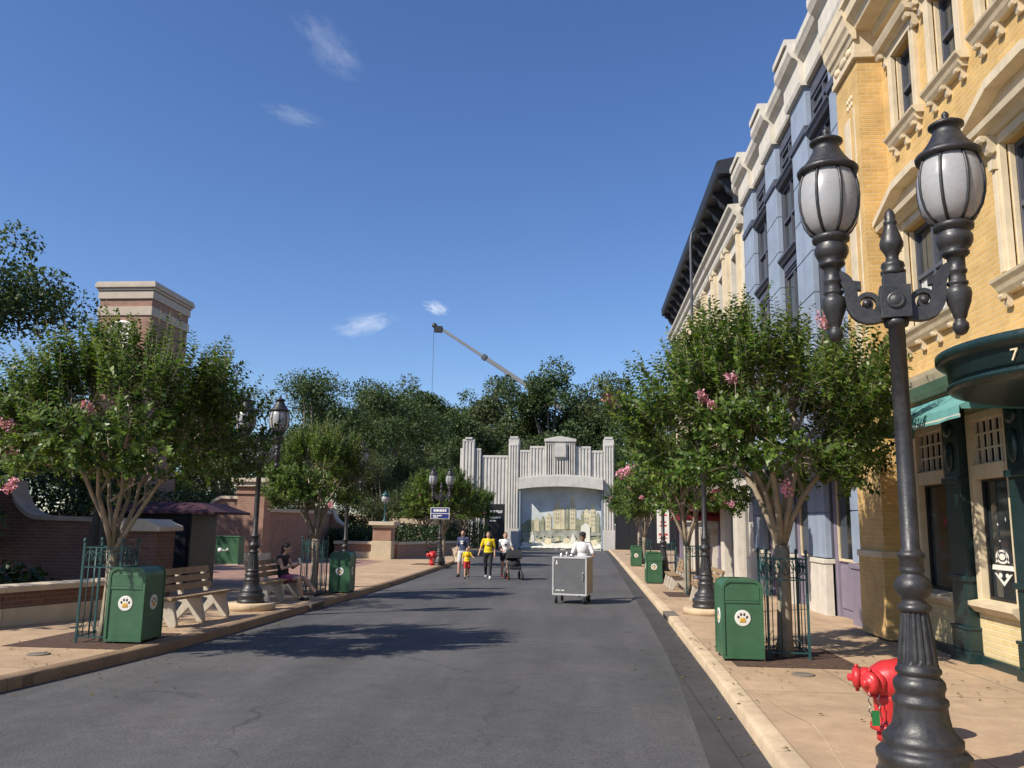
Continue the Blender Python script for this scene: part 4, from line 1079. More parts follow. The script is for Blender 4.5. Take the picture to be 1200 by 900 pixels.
cn_.add(vs, [(0,1,2,3),(3,2,5,4)]); cn_.add([vs[0],vs[3],(X0-.02,y0,2.35)],[(0,1,2)]); cn_.add([vs[1],vs[2],(X0-.02,y0+3.4,2.35)],[(0,1,2)]); B.part(cn_, 'awning', 'maroon')

# ---- dark kiosk-like porch with maroon hipped canopy before the cream building
z0 = gz(33.2,.134)
kr = empty('entrance_porch', (4.55,33.2,z0), 'small porch with maroon hipped canopy on grey posts beyond nearest right tree', 'porch')
p = MB(); s = 1.0
p.add([(-s,-s,2.25),(s,-s,2.25),(s,s,2.25),(-s,s,2.25),(-.3,-.3,2.95),(.3,-.3,2.95),(.3,.3,2.95),(-.3,.3,2.95)], [(0,1,5,4),(1,2,6,5),(2,3,7,6),(3,0,4,7),(4,5,6,7)])
for a, b in (((-s,-s),(s,-s)),((s,-s),(s,s)),((s,s),(-s,s)),((-s,s),(-s,-s))): p.add([(*a,2.25),(*b,2.25),(*b,2.08),(*a,2.08)], [(0,1,2,3)])
p.build('canopy', M['maroon'], kr)
for sx in (-1,1):
    for sy in (-1,1): q = MB(); q.box(sx*.72-.12,sx*.72+.12,sy*.72-.12,sy*.72+.12,0,2.2); q.box(sx*.72-.15,sx*.72+.15,sy*.72-.15,sy*.72+.15,0,.7); q.build('post', M['lilac'], kr, bevel=.01)
q = MB(); q.box(-.58,.58,-.84,-.80,1.78,2.02); q.build('sign_panel', M['blind'], kr)

# thin gooseneck pole
gp_ = empty('gooseneck_pole', (4.1,30.6,gz(30.6,.134)), 'thin grey gooseneck light pole against the dark eave and sky', 'light pole')
q = MB(); q.lathe([(.16,0),(.16,.06),(.09,.1),(.085,.12)], seg=14); q.path([(0,0,.1),(0,0,12.4),(.05,.02,12.85),(.22,.08,13.05),(.45,.15,12.95)], [.075,.05,.045,.04,.035], 8); q.build('pole', M['slate'], gp_)
q = MB(); q.ell((.55,.18,12.9),(.2,.1,.06),12,8); q.build('lamp_head', M['slate'], gp_)

# ------------------------------------------------------------------ stone gate at the end of the street
GY = 85.0; zg = gz(GY, 0)
gate = empty('stone_gate', (-2.2,GY,zg), 'pale art deco stone gate with fluted panels across the end of the street', 'gate')
ORG = (-2.2, GY, zg)
def gpart(mb, name, m='stone', bevel=.03, parent=None): return mb.build(name, M[m], parent or gate, ORG, bevel)
def fluted(mb, x0, x1, z0, z1, yf, n, dep=.16):
    yf += dep-.075; dep = .075
    """fluted slab: raised flat ribs with sunk grooves, face at y = yf"""
    p_ = (x1-x0)/(n+.68); w = p_*.68
    mb.box(x0,x1,yf+dep,yf+dep+.5,z0,z1)
    for i in range(n+1):
        a = x0+i*p_; mb.prism([(a,yf+dep),(a+w*.12,yf),(a+w*.88,yf),(a+w,yf+dep)], z0+.002, z1-.25, 'xy')
    mb.box(x0,x1,yf-.02,yf+dep+.01,z1-.25,z1-.002)
# side pillars of the portal
for x0, x1 in ((-7.55,-6.35), (2.1,3.3)):
    p = MB(); p.box(x0,x1,GY-.6,GY+1.2,zg,1.0); p.box(x0+.06,x1-.06,GY-.5,GY+1.2,1.0,10.1)
    fluted(p, x0+.12, x1-.12, 1.0, 9.6, GY-.72, 3, .2); p.box(x0+.18,x1-.18,GY-.55,GY+1.1,10.1,10.35); gpart(p, 'pillar')
# lintel band with flat arch beneath
l = MB(); n = 14; top = []; bot = []
for i in range(n+1):
    t = -1+2*i/n; x = -2.15+4.25*t; bot.append((x, 4.95+.32*(1-t*t))); top.append((x, 5.95+.35*(1-t*t)))
for i in range(n): l.prism([bot[i],bot[i+1],top[i+1],top[i]], GY-1.25, GY+.6, 'xz')
for i in range(n): l.prism([(top[i][0],top[i][1]-.02),(top[i+1][0],top[i+1][1]-.02),(top[i+1][0],top[i+1][1]+.16),(top[i][0],top[i][1]+.16)], GY-1.05, GY+.6, 'xz')
gpart(l, 'lintel', bevel=0)
# fluted parapet in steps with pedimented centre
w = MB(); fluted(w, -6.3,-5.3,5.9,8.95,GY-.65,3); fluted(w, -5.3,-3.75,5.9,9.35,GY-.8,4); gpart(w, 'fluted_panel')
w = MB(); fluted(w, -.65,.9,5.9,9.35,GY-.8,4); fluted(w, .9,2.1,5.9,8.95,GY-.65,3); gpart(w, 'fluted_panel')
c = MB(); c.box(-3.75,-.65,GY-.9,GY+.5,5.95,10.0); fluted(c,-3.7,-2.85,6.1,9.75,GY-1.08,3,.18); fluted(c,-1.55,-.7,6.1,9.75,GY-1.08,3,.18); fluted(c,-2.84,-1.56,6.1,8.2,GY-1.04,4,.14)
c.prism([(-3.82,9.78),(-.58,9.78),(-.58,10.05),(-2.2,10.36),(-3.82,10.05)], GY-1.14, GY+.5, 'xz'); gpart(c, 'centre_panel')
q = MB(); q.box(-2.8,-1.6,GY-1.2,GY-.9,8.2,9.6); q.box(-2.7,-1.7,GY-1.22,GY-1.2,8.3,9.5); gpart(q, 'plaque')
# side wing: low fluted wall and stepped block pillar
w = MB(); fluted(w, -10.3,-7.56,zg+.02,8.4,GY-.3,7,.14); gpart(w, 'wing_wall')
b = MB(); fluted(b,-11.0,-10.35,zg+.01,9.1,GY-.5,2,.14); fluted(b,-12.25,-11.0,zg+.02,10.0,GY-.75,3,.16); b.box(-11.95,-11.25,GY-.8,GY,10.0,10.2); b.box(-12.5,-12.25,GY-.4,GY+.2,zg,9.1); gpart(b, 'block_pillar')
sw = MB(); sw.box(-6.35,-6.2,GY-.5,GY+2.2,zg,5.0); sw.box(1.95,2.1,GY-.5,GY+2.2,zg,5.0); sw.box(-6.35,2.1,GY+2.2,GY+2.4,zg,5.6); gpart(sw, 'niche_wall', 'blue')
# painted town view set back in the opening: flat board with cut-out layers of paint
mu = empty('painted_mural', (-2.1,GY+1.9,zg), 'painted town and sky mural set back inside the stone gate opening', 'mural')
MO = (-2.1, GY+1.9, zg); MY = GY-.95
M['msky'] = mat('mural_sky', (.56,.60,.58), .8, .30, .5, 0); M['mhill'] = mat('mural_hills', (.30,.31,.20), .9, .5, .8, 0)
M['mstone'] = mat('mural_stone', (.62,.55,.36), .9, .3, .9, 0); M['mgrey'] = mat('mural_grey', (.34,.34,.28), .9, .5, 1.2, 0); M['mpale'] = mat('mural_pale', (.72,.70,.60), .9, .15, 1, 0)
def mlayer(polys, name, m, dy):
    mb = MB()
    for p in polys: mb.prism([(x,z) for x, z in p], MY+1.25-dy-.02, MY+1.25-dy, 'xz')
    mb.build(name, M[m], mu, MO)
mb = MB(); mb.box(-6.18,1.93,MY+1.26,MY+1.35,zg+.02,5.5); mb.build('board', M['msky'], mu, MO)
rg = random.Random(4)
hill = [(-6.15,zg+.1)] + [(-6.15+8.06*i/24, 1.35+.5*math.sin(i*.5)+.45*rg.random()) for i in range(25)] + [(1.91,zg+.1)]
mlayer([hill], 'painted_hill', 'mhill', 0)
def tower_poly(x, w, z0, z1, roof): return [(x-w/2,z0),(x+w/2,z0),(x+w/2,z1),(x+w*.28,z1+.05),(x+w*.28,z1+roof*.35),(x,z1+roof),(x-w*.28,z1+roof*.35),(x-w*.28,z1+.05),(x-w/2,z1)]
mlayer([tower_poly(-2.5,.75,1,3.3,.8), tower_poly(-1.95,.4,1,2.9,.5), tower_poly(-.95,.6,1,3.6,.9), tower_poly(.45,.8,.6,2.6,.7), tower_poly(1.1,.5,.6,3.2,.6), tower_poly(-3.4,.6,.8,2.3,.4), tower_poly(-4.6,.5,.8,1.9,.3)], 'painted_tower', 'mstone', .03)
mlayer([tower_poly(-1.5,.3,1,2.9,.6), tower_poly(.05,.28,.6,2.5,.5), tower_poly(-4.0,.4,.6,1.9,.5), tower_poly(1.6,.3,.2,2.4,.4)], 'painted_tree', 'mhill', .055)
br = [(-6.1,.55),(-4,.85),(-1,.95),(1.9,.7),(1.9,.45),(1.2,.42)]
for i in range(9): x = .9-.78*i; br += [(x,.40),(x-.08,.0+.1*rg.random()),(x-.3,.25),(x-.55,.0+.1*rg.random())]
br += [(-6.1,.2)]
mlayer([br], 'painted_bridge', 'mgrey', .08)
mlayer([[(-6.1,zg+.05),(1.9,zg+.05),(1.9,-.2),(.6,-.35),(-1,-.15),(-2.6,-.4),(-4.2,-.2),(-5.2,-.1),(-6.1,-.4)]], 'painted_shore', 'mpale', .10)
rg2 = random.Random(9); shrubs = []
for i in range(26):
    x = -5.9+.31*i; z = -.35+.5*rg2.random(); w = .2+.25*rg2.random(); shrubs.append([(x+w*math.cos(R(30*k))*(.8+.3*rg2.random()), z+.8*w*math.sin(R(30*k))*(.8+.4*rg2.random())) for k in range(12)])
for nm, mm, k0, dy in (('painted_bush','mhill',0,.092),('painted_bush','mgrey',1,.104),('painted_bush','mstone',2,.116)):
    for q in shrubs[k0::3]: mlayer([q], nm, mm, dy + .0007*shrubs.index(q)/3)
wins = []
for x, z0, z1 in ((-2.5,1.6,3.1),(-.95,1.6,3.4),(.45,1.2,2.4),(1.1,1.4,3.0),(-3.4,1.2,2.1)):
    z = z0
    while z < z1: wins += [[(x-.16,z),(x-.08,z),(x-.08,z+.18),(x-.16,z+.18)], [(x+.06,z),(x+.15,z),(x+.15,z+.18),(x+.06,z+.18)]]; z += .42
mlayer(wins, 'painted_window', 'mgrey', .052)
mlayer([tower_poly(.35,.9,-.3,1.4,.3), tower_poly(-.9,.5,-.3,.2,.5), tower_poly(-5.0,.35,-.3,.35,.5)], 'painted_pavilion', 'mpale', .14)
# low rocky base in front of the mural
rk = MB(); rk.box(-6.15,1.9,GY-.6,GY+.1,zg,zg+.3)
for i in range(14): rk.ell((-5.9+.57*i, GY-.55+.2*rg.random(), zg+.2), (.42+.3*rg.random(),.35,.06+.12*rg.random()), 9, 6)
tag(rk.build('rock_ledge', M['mpale'], None, (0,0,0)), 'pale low rock ledge along the foot of the mural', 'rocks')
# dark panels either side
def dark_panel(x0, x1, z1, y, label, cat='fence'):
    r = empty('dark_panel', ((x0+x1)/2,y,gz(y)), label, cat); o = ((x0+x1)/2,y,gz(y))
    m_ = MB(); m_.box(x0,x1,y,y+.12,gz(y),z1); m_.build('board', M['black'], r, o)
    m_ = MB()
    for i in range(int((x1-x0)/1.2)+1): m_.box(x0+1.2*i,x0+1.2*i+.06,y-.04,y-.002,gz(y),z1+.05)
    m_.build('batten', M['darkroof'], r, o); return r, o
dark_panel(3.35, 9.5, 4.2, 84.3, 'black hoarding closing the street right of the stone gate')
dp, do = dark_panel(-9.6, -7.6, 3.4, 82.5, 'black sign board with white lettering left of the gate opening', 'sign board')
m_ = MB()
def dash(mb, x, z, w, h, y):
    mb.box(x, x+w, y-.02, y, z, z+h)
for x, z, w, h in ((-9.05,2.55,.16,.2),(-8.75,2.52,.22,.26),(-8.5,2.52,.2,.26),(-8.27,2.52,.22,.26),(-8.02,2.52,.16,.26),(-9.1,2.0,.2,.16),(-8.87,2.0,.3,.16),(-8.53,2.0,.22,.16),(-8.28,2.0,.3,.16),(-9.1,1.68,.25,.14),(-8.8,1.68,.3,.14)): dash(m_, x, z, w, h, 82.455)
m_.build('lettering', M['emblem'], dp, do)
# beige low walls left of the gate
bw = empty('beige_wall', (-15,80,gz(80)), 'long low beige wall left of the gate behind the street trees', 'wall'); o = (-15,80,gz(80))
m_ = MB(); m_.box(-24,-10.9,79.6,80.2,gz(80),2.0); m_.build('wall', M['beige'], bw, o); m_ = MB(); m_.box(-24.1,-10.8,79.5,80.3,2.0,2.2); m_.build('coping', M['conc'], bw, o)

# ------------------------------------------------------------------ left side: walls, pillars, tower
def vol(name, y, label, parts, cat='wall'):
    r = empty(name, (parts['x'], y, gz(y,.13)), label, cat); return r, (parts['x'], y, gz(y,.13))
# receding brick wall with pilaster, volute and end pier
r, o = vol('brick_wall', 40, 'tall brick garden wall with cream coping, pilaster and volutes behind the stall', {'x':-14.4})
zb = gz(36.4,.13)
m_ = MB(); m_.box(-14.9,-14.45,36.9,47.3,-.5,1.95); m_.build('wall', M['tbrick'], r, o)
m_ = MB(); m_.box(-15.0,-14.35,37.0,47.2,1.95,2.12); m_.build('coping', M['conc'], r, o, .02)
m_ = MB(); m_.box(-15.35,-14.1,36.2,37.0,.0,3.05); m_.box(-15.42,-14.03,36.13,37.05,2.72,2.86); m_.build('pilaster', M['tbrick'], r, o, .01)
m_ = MB(); m_.box(-15.45,-14.0,36.1,37.1,-.4,.14); m_.box(-15.5,-13.95,36.05,37.12,3.05,3.25); m_.box(-15.6,-13.85,35.95,37.2,3.25,3.42); m_.build('pilaster_cap', M['conc'], r, o, .02)
def volute(x0, x1, z0, z1, n=10):     # S-curve from (x0,z0) high to (x1,z1) low
    return [(x0+(x1-x0)*i/n, z1+(z0-z1)*(1-(i/n)**.55) if True else 0) for i in range(n+1)]
vc = volute(-15.45,-17.0,2.45,1.75)
flat = [(-15.35,2.5),(-16.0,2.5)] + [(-16.0-.75*math.sin(R(9*i)), 1.75+.75*math.cos(R(9*i))) for i in range(11)] + [(-17.3,1.72),(-24,1.72)]
m_ = MB()
for a, b in zip(flat, flat[1:]): m_.prism([(a[0],-.5),(b[0],-.5),b,a], 36.35, 36.85, 'xz')
m_.build('side_wall', M['tbrick'], r, o)
m_ = MB()
for a, b in zip(flat, flat[1:]): m_.prism([a,b,(b[0],b[1]+.13),(a[0],a[1]+.13)], 36.25, 36.95, 'xz')
m_.build('volute_coping', M['conc'], r, o)
e2 = [(-14.9,2.15),(-14.35,2.15)] + [(-13.55-.8*math.cos(R(9*i)), 2.15-.8*math.sin(R(9*i))+.0) for i in range(11)] + [(-13.2,1.33)]
e2 = [(-15.0,2.15),(-14.3,2.15)] + [(-13.5-.8*math.cos(R(9*i)), 2.13-.85*math.sin(R(9*i))) for i in range(11)]
m_ = MB()
for a, b in zip(e2, e2[1:]): m_.prism([(a[0],-.5),(b[0],-.5),b,a], 47.3, 47.8, 'xz')
m_.build('end_pier', M['tbrick'], r, o)
m_ = MB()
for a, b in zip(e2, e2[1:]): m_.prism([a,b,(b[0]+.03,b[1]+.13),(a[0]+.03,a[1]+.13)], 47.2, 47.9, 'xz')
m_.build('end_coping', M['conc'], r, o)
# low wall, pillar, low wall
r, o = vol('low_wall', 45, 'low brick wall with cream coping between curved pier and lamp pillar', {'x':-12.2}); m_ = MB(); m_.box(-13.5,-11.35,45.2,45.55,-.5,.35); m_.build('wall', M['tbrick'], r, o); m_ = MB(); m_.box(-13.55,-11.33,45.1,45.65,.35,.50); m_.box(-13.5,-11.4,45.12,45.2,-.5,-.05); m_.build('coping', M['conc'], r, o)
r, o = vol('brick_pillar', 45, 'square brick pillar with wide cream cap carrying a small globe lamp', {'x':-10.75})
m_ = MB(); m_.box(-11.25,-10.25,44.6,45.6,.55,1.25); m_.build('shaft', M['tbrick'], r, o, .01); m_ = MB(); m_.box(-11.3,-10.2,44.55,45.65,-.5,.55); m_.build('base', M['beige'], r, o, .02); m_ = MB(); m_.box(-11.3,-10.2,44.55,45.65,1.25,1.38); m_.box(-11.45,-10.05,44.4,45.8,1.38,1.58); m_.build('cap', M['conc'], r, o, .02)
r = empty('pillar_lamp', (-10.75,45.1,1.58), 'small single globe lamp on top of the brick pillar', 'lamp')
m_ = MB(); m_.lathe([(.16,0),(.16,.05),(.09,.1),(.05,.16),(.045,.85),(.08,.9),(.06,.95),(.12,1.0)], seg=14); m_.build('post', M['guard'], r); m_ = MB(); m_.lathe([(.1,1.0),(.2,1.12),(.22,1.25),(.17,1.4)], seg=16); m_.build('globe', M['globe'], r); m_ = MB(); m_.lathe([(.22,1.39),(.22,1.43),(.1,1.55),(.03,1.62),(.01,1.7)], seg=14); m_.build('cap', M['guard'], r)
r, o = vol('low_wall', 52, 'low brick wall with cream coping receding from lamp pillar towards the gate', {'x':-9.3})
m_ = MB()
P0, P1 = Vector((-10.2,45.4,0)), Vector((-8.4,60,0)); m_.bar(P0+Vector((0,0,-.1)), P1+Vector((0,0,-.3)), .35, .9); m_.build('wall', M['tbrick'], r, o); m_ = MB(); m_.bar(P0+Vector((0,0,.42)), P1+Vector((0,0,.22)), .5, .14); m_.build('coping', M['conc'], r, o)
def hedge(x0, x1, y0, y1, z0, z1, n, label, seed):
    npr = np.random.RandomState(seed); P = npr.uniform(size=(n,3))*np.array([x1-x0,y1-y0,z1-z0])+np.array([x0,y0,z0])
    P[:,2] += np.array([.25*noise.noise(Vector((p[0]*.8,p[1]*.8,seed))) for p in P])*(P[:,2]-z0)/(z1-z0)*1.5
    D = npr.normal(size=(n,3))+np.array([0,-.2,.4]); U = npr.normal(size=(n,3)); s_ = npr.uniform(.10,.22,n)
    me = quads_mesh('foliage', P-np.array([(x0+x1)/2,(y0+y1)/2,z0]), D, U, s_, s_*.55, [M['hedge']])
    rr = empty('hedge', ((x0+x1)/2,(y0+y1)/2,z0), label, 'hedge'); link('foliage', me, [], rr)
    m_ = MB()
    for i in range(8):
        x = -(x1-x0)/2*.9+(x1-x0)*.9*i/7; m_.path([(x,0,0),(x+.05,.05,(z1-z0)*.7)], [.04,.015], 5)
    m_.build('stem', M['oakbark'], rr)
hedge(-14.2,-11.2,45.9,48,-.4,1.1,5000,'dark hedge behind the low wall left of the lamp pillar',3)
hedge(-15.5,-9.0,50,64,-.6,1.3,12000,'long dark hedge behind the receding low wall',5)
hedge(-24,-16,38,42,-.4,2.9,9000,'dark shrubbery behind the volute wall of the brick pilaster',6)
hedge(-12.6,-8.6,76,78,-.9,1.6,5000,'plum dark hedge mass before the black sign board',8)
hedge(-23,-11.5,20.2,22.2,-.4,3.3,15000,'tall dark screening hedge behind the volute wall at the left edge',13)
# near planter wall
r, o = vol('planter_wall', 13, 'low brick planter wall with concrete cap beside the nearest left tree', {'x':-9})
PW = [(-11.2,6.5),(-10.0,9.6),(-8.95,12.3),(-8.45,13.8),(-8.25,14.6)]
for nm, h0, h1, wd, mm in (('base',-.15,.26,.50,'conc'),('wall',.26,.50,.42,'shadebrick'),('coping',.50,.585,.56,'conc')):
    m_ = MB()
    for a, b in zip(PW, PW[1:]):
        A, Bv = Vector((*a,0)), Vector((*b,0)); d_ = (Bv-A).normalized(); n_ = Vector((-d_.y,d_.x,0))*wd/2
        q = [A-n_,Bv-n_,Bv+n_,A+n_]; m_.prism([(p.x,p.y) for p in q], gz(12,.13)+h0, gz(12,.13)+h1, 'xy')
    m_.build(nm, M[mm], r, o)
hedge(-13.2,-9.9,11.5,15.2,-.1,.62,5000,'dark ground shrubs filling the planter behind its low wall',11)
# volute wall behind
r, o = vol('volute_wall', 18.5, 'shaded brick wall with pale sweeping volute coping at the left edge', {'x':-12})
fl = [(-19,2.35),(-13.15,2.35)] + [(-12.35-.8*math.cos(R(9*i)), 2.35-.8*math.sin(R(9*i))) for i in range(11)] + [(-9.5,1.5)]
m_ = MB()
for a, b in zip(fl, fl[1:]): m_.prism([(a[0],-.3),(b[0],-.3),b,a], 18.3, 18.75, 'xz')
m_.build('wall', M['shadebrick'], r, o); m_ = MB()
for a, b in zip(fl, fl[1:]): m_.prism([a,b,(b[0],b[1]+.1),(a[0],a[1]+.1)], 18.22, 18.83, 'xz')
m_.build('coping', M['shadeconc'], r, o)
r, o = vol('brick_pillar', 17, 'dark brick pillar with pale pyramid cap beyond the sunlit left bin', {'x':-9.1}); m_ = MB(); m_.box(-9.5,-8.7,16.6,17.4,-.2,1.36); m_.build('shaft', M['shadebrick'], r, o, .01); m_ = MB(); m_.prism([(-9.62,1.36),(-8.58,1.36),(-8.58,1.46),(-8.9,1.60),(-9.3,1.60),(-9.62,1.46)], 16.48, 17.52, 'xz'); m_.build('cap', M['conc'], r, o, .02)
# closed umbrella
r = empty('closed_umbrella', (-8.95,14.9,gz(14.9,.13)), 'closed black parasol standing behind the teal tree guard', 'umbrella')
m_ = MB(); m_.lathe([(.02,0),(.02,2.12),(.008,2.17)], seg=10); m_.lathe([(.22,0),(.22,.06),(.03,.09)], seg=16); m_.build('pole', M['iron'], r)
m_ = MB(); vs = []; n = 16; rows = [(.15,1.08),(.165,1.2),(.12,1.55),(.07,1.9),(.025,2.1)]
for rad, z in rows:
    for k in range(n): a = 2*PI*k/n; q = rad*(1.0 if k % 2 else .72); vs.append((q*math.cos(a), q*math.sin(a), z))
m_.add(vs, [(i*n+k,i*n+(k+1)%n,(i+1)*n+(k+1)%n,(i+1)*n+k) for i in range(4) for k in range(n)]); m_.build('canopy', M['black'], r)
# plum canopy stall
zk = gz(20.6,.13)
r = empty('market_stall', (-10.7,21.2,zk), 'dark vendor stall under a flat plum canopy behind the first bench', 'stall'); o = (-10.7,21.2,zk)
m_ = MB(); m_.box(-11.65,-9.85,20.5,22.0,zk,1.75); m_.build('body', M['black'], r, o, .02)
m_ = MB(); m_.box(-11.4,-10.4,20.46,20.50,zk+.9,1.55); m_.box(-10.3,-9.95,20.46,20.5,zk+.1,1.6); m_.build('panel', M['darkroof'], r, o, .01)
m_ = MB(); m_.add([(-12.0,20.1,1.80),(-9.1,20.1,1.80),(-9.1,22.4,1.80),(-12.0,22.4,1.80),(-11.5,20.6,2.03),(-9.7,20.6,2.03),(-9.7,21.9,2.03),(-11.5,21.9,2.03),(-12.0,20.1,1.74),(-9.1,20.1,1.74),(-9.1,22.4,1.74),(-12.0,22.4,1.74)], [(0,1,5,4),(1,2,6,5),(2,3,7,6),(3,0,4,7),(4,5,6,7),(8,9,1,0),(9,10,2,1),(10,11,3,2),(11,8,0,3),(11,10,9,8)]); m_.build('canopy', M['purple'], r, o)
for sx in (0,1): m_ = MB(); m_.lathe([(.3,-.03),(.3,.03),(.26,.04)], seg=18); i = len(m_.v)-18*3; m_.xform(Matrix.Translation((-11.4+1.3*sx,20.45,zk+.3)) @ Matrix.Rotation(PI/2,4,'X'), i); m_.build('wheel', M['rubber'], r, o)
# second stall roof patch left
# green cabinet
zc_ = gz(38.6,.13)
r = empty('utility_cabinet', (-16.3,38.3,zc_), 'bright green service cabinet with white markings against the brick pilaster', 'cabinet')
r.location = (-14.85,34.6,gz(34.6,.13)); 
m_ = MB(); m_.box(-.5,.5,-.3,.3,.04,1.14); m_.box(-.52,.52,-.32,.32,1.14,1.19); m_.build('body', M['bin'], r, bevel=.01); m_ = MB(); m_.box(-.52,.52,-.31,.31,0,.04); m_.build('base', M['conc'], r)
m_ = MB(); m_.lathe([(.1,0),(.1,.006)], seg=16); m_.lathe([(.06,0),(.06,.006)], (.32,.02,0), seg=14); m_.box(.02,.3,-.02,.02,0,.005); m_.xform(Matrix.Translation((-.3,-.302,.6)) @ Matrix.Rotation(PI/2,4,'X')); m_.build('marking', M['emblem'], r)
# brick tower
r, o = vol('brick_tower', 38, 'square brick tower with banded stone cornice above the left trees', {'x':-22.2})
m_ = MB(); m_.box(-23.9,-21.2,38.1,41.9,-.5,12.9); m_.build('wall', M['tbrick'], r, o)
m_ = MB()
for z0, z1, e in ((12.72,12.85,.14),(12.85,13.05,.22),(13.05,13.16,.17),(12.3,12.7,.08),(11.45,11.9,.06)): m_.box(-23.9-e,-21.2+e,38.1-e,41.9+e,z0,z1)
m_.build('stone_band', M['kite'], r, o, .02)
m_ = MB(); m_.lathe([(.75,0),(.75,.1),(.62,.14),(.6,.1),(.2,.11)], seg=28); m_.xform(Matrix.Translation((-22.6,38.1,10.45)) @ Matrix.Rotation(PI/2,4,'X')); cf = m_.build('medallion', M['emblem'], r, o)
m_ = MB()
for k in range(12): a = PI*k/6; m_.bar((-22.6+.2*math.cos(a),37.98,10.45+.2*math.sin(a)), (-22.6+.6*math.cos(a),37.98,10.45+.6*math.sin(a)), .03, .02)
m_.build('medallion_ray', M['slate'], cf, o)

# ------------------------------------------------------------------ signs
# blue street sign on the far lamp
r = empty('street_sign', (-6.52,38.2,1.75), 'blue street sign with white lettering fixed to the far left lamp', 'sign')
m_ = MB(); m_.box(-.44,.44,-.02,.02,0,.52); m_.build('plate', M['emblem'], r); m_ = MB(); m_.box(-.41,.41,-.026,-.02,.025,.235); m_.box(-.41,.41,-.026,-.02,.27,.495); m_.build('face', M['signblue'], r)
m_ = MB()
for x, z, w, h in ((-.3,.33,.1,.11),(-.18,.33,.13,.11),(-.03,.33,.12,.11),(.11,.33,.1,.11),(.23,.33,.07,.11),(-.32,.13,.16,.05),(-.12,.13,.2,.05),(-.32,.06,.24,.045)): m_.box(x,x+w,-.03,-.026,z,z+h)
m_.build('lettering', M['emblem'], r); m_ = MB(); m_.box(-.05,.05,.02,.14,.2,.3); m_.build('clamp', M['iron'], r)
# white and red notice
r = empty('notice_board', (2.95,31.0,gz(31,.134)), 'tall white notice with red lettering above the second green bin', 'notice')
m_ = MB(); m_.lathe([(.03,0),(.03,1.4)], seg=8); m_.build('post', M['iron'], r); m_ = MB(); m_.box(-.22,.22,-.03,.03,1.22,2.42); m_.build('board', M['emblem'], r, bevel=.006)
m_ = MB()
for x, z, w, h in ((-.14,2.2,.28,.05),(-.10,1.95,.2,.06),(-.12,1.82,.24,.06),(-.16,1.5,.14,.07),(.01,1.5,.15,.07),(-.14,1.38,.28,.04)): m_.box(x,x+w,-.034,-.03,z,z+h)
m_.build('lettering', M['red'], r)
# stone planter by distant standpipe
r = empty('stone_planter', (-6.05,42,gz(42,.134)), 'weathered round stone planter behind the blue sign lamp', 'planter')
m_ = MB(); m_.lathe([(.30,0),(.36,.03),(.33,.1),(.40,.3),(.46,.55),(.50,.68),(.50,.75),(.42,.75),(.40,.66)], seg=20); m_.build('bowl', M['conc'], r); m_ = MB(); m_.lathe([(.41,.66),(.2,.71),(.02,.72)], seg=14); m_.build('soil_fill', M['mulch'], r)

# ------------------------------------------------------------------ crane
r = empty('mobile_crane', (28,158,gz(150)), 'grey telescopic crane boom slanting above the background trees', 'crane')
tip = Vector((-29.0,160,40.2)); low = Vector((-13.8,160,30.15)); dr_ = (low-tip).normalized(); o = Vector((28,158,gz(150))); base = tip + dr_*(tip.z-2.8)/(-dr_.z)
def cb(a, b, w, name): m_ = MB(); m_.bar(tip+dr_*a, tip+dr_*b, w, w*1.1); return m_.build(name, M['craneboom'], r, o, .04)
Ltot = (base-tip).length; cb(1.0,11.6,.5,'boom_section'); cb(11.6,26,.72,'boom_section'); cb(26,Ltot,1.1,'boom_section')
m_ = MB(); m_.bar(tip+dr_*11.2, tip+dr_*12.0, 1.05, 1.15); m_.bar(tip+dr_*25.6, tip+dr_*26.4, 1.3, 1.4); m_.build('boom_collar', M['slate'], r, o)
m_ = MB(); m_.bar(tip+Vector((-.5,0,-.6)), tip+dr_*1.3, .8, 1.25); m_.lathe([(.5,-.3),(.5,.3)], (0,0,0), 14); i = len(m_.v)-28; m_.xform(Matrix.Translation(tip+Vector((-.5,0,.1))) @ Matrix.Rotation(PI/2,4,'X'), i); m_.build('boom_head', M['black'], r, o)
m_ = MB(); m_.path([tip+Vector((-.6,0,0)), tip+Vector((-.6,0,-26))], .035, 4); m_.build('cable', M['black'], r, o)
m_ = MB(); m_.box(base.x-5,base.x+3,158.5,161.5,gz(150)+.8,gz(150)+3); m_.box(base.x-8,base.x-5,158.7,161.3,gz(150)+.8,gz(150)+3.2); m_.build('carrier', M['craneboom'], r, o, .1)
for k in range(4):
    m_ = MB(); m_.lathe([(.8,-.25),(.8,.25)], seg=18); m_.xform(Matrix.Translation((base.x-7+2.9*k,158.4,gz(150)+.8)) @ Matrix.Rotation(PI/2,4,'X')); m_.build('wheel', M['rubber'], r, o)

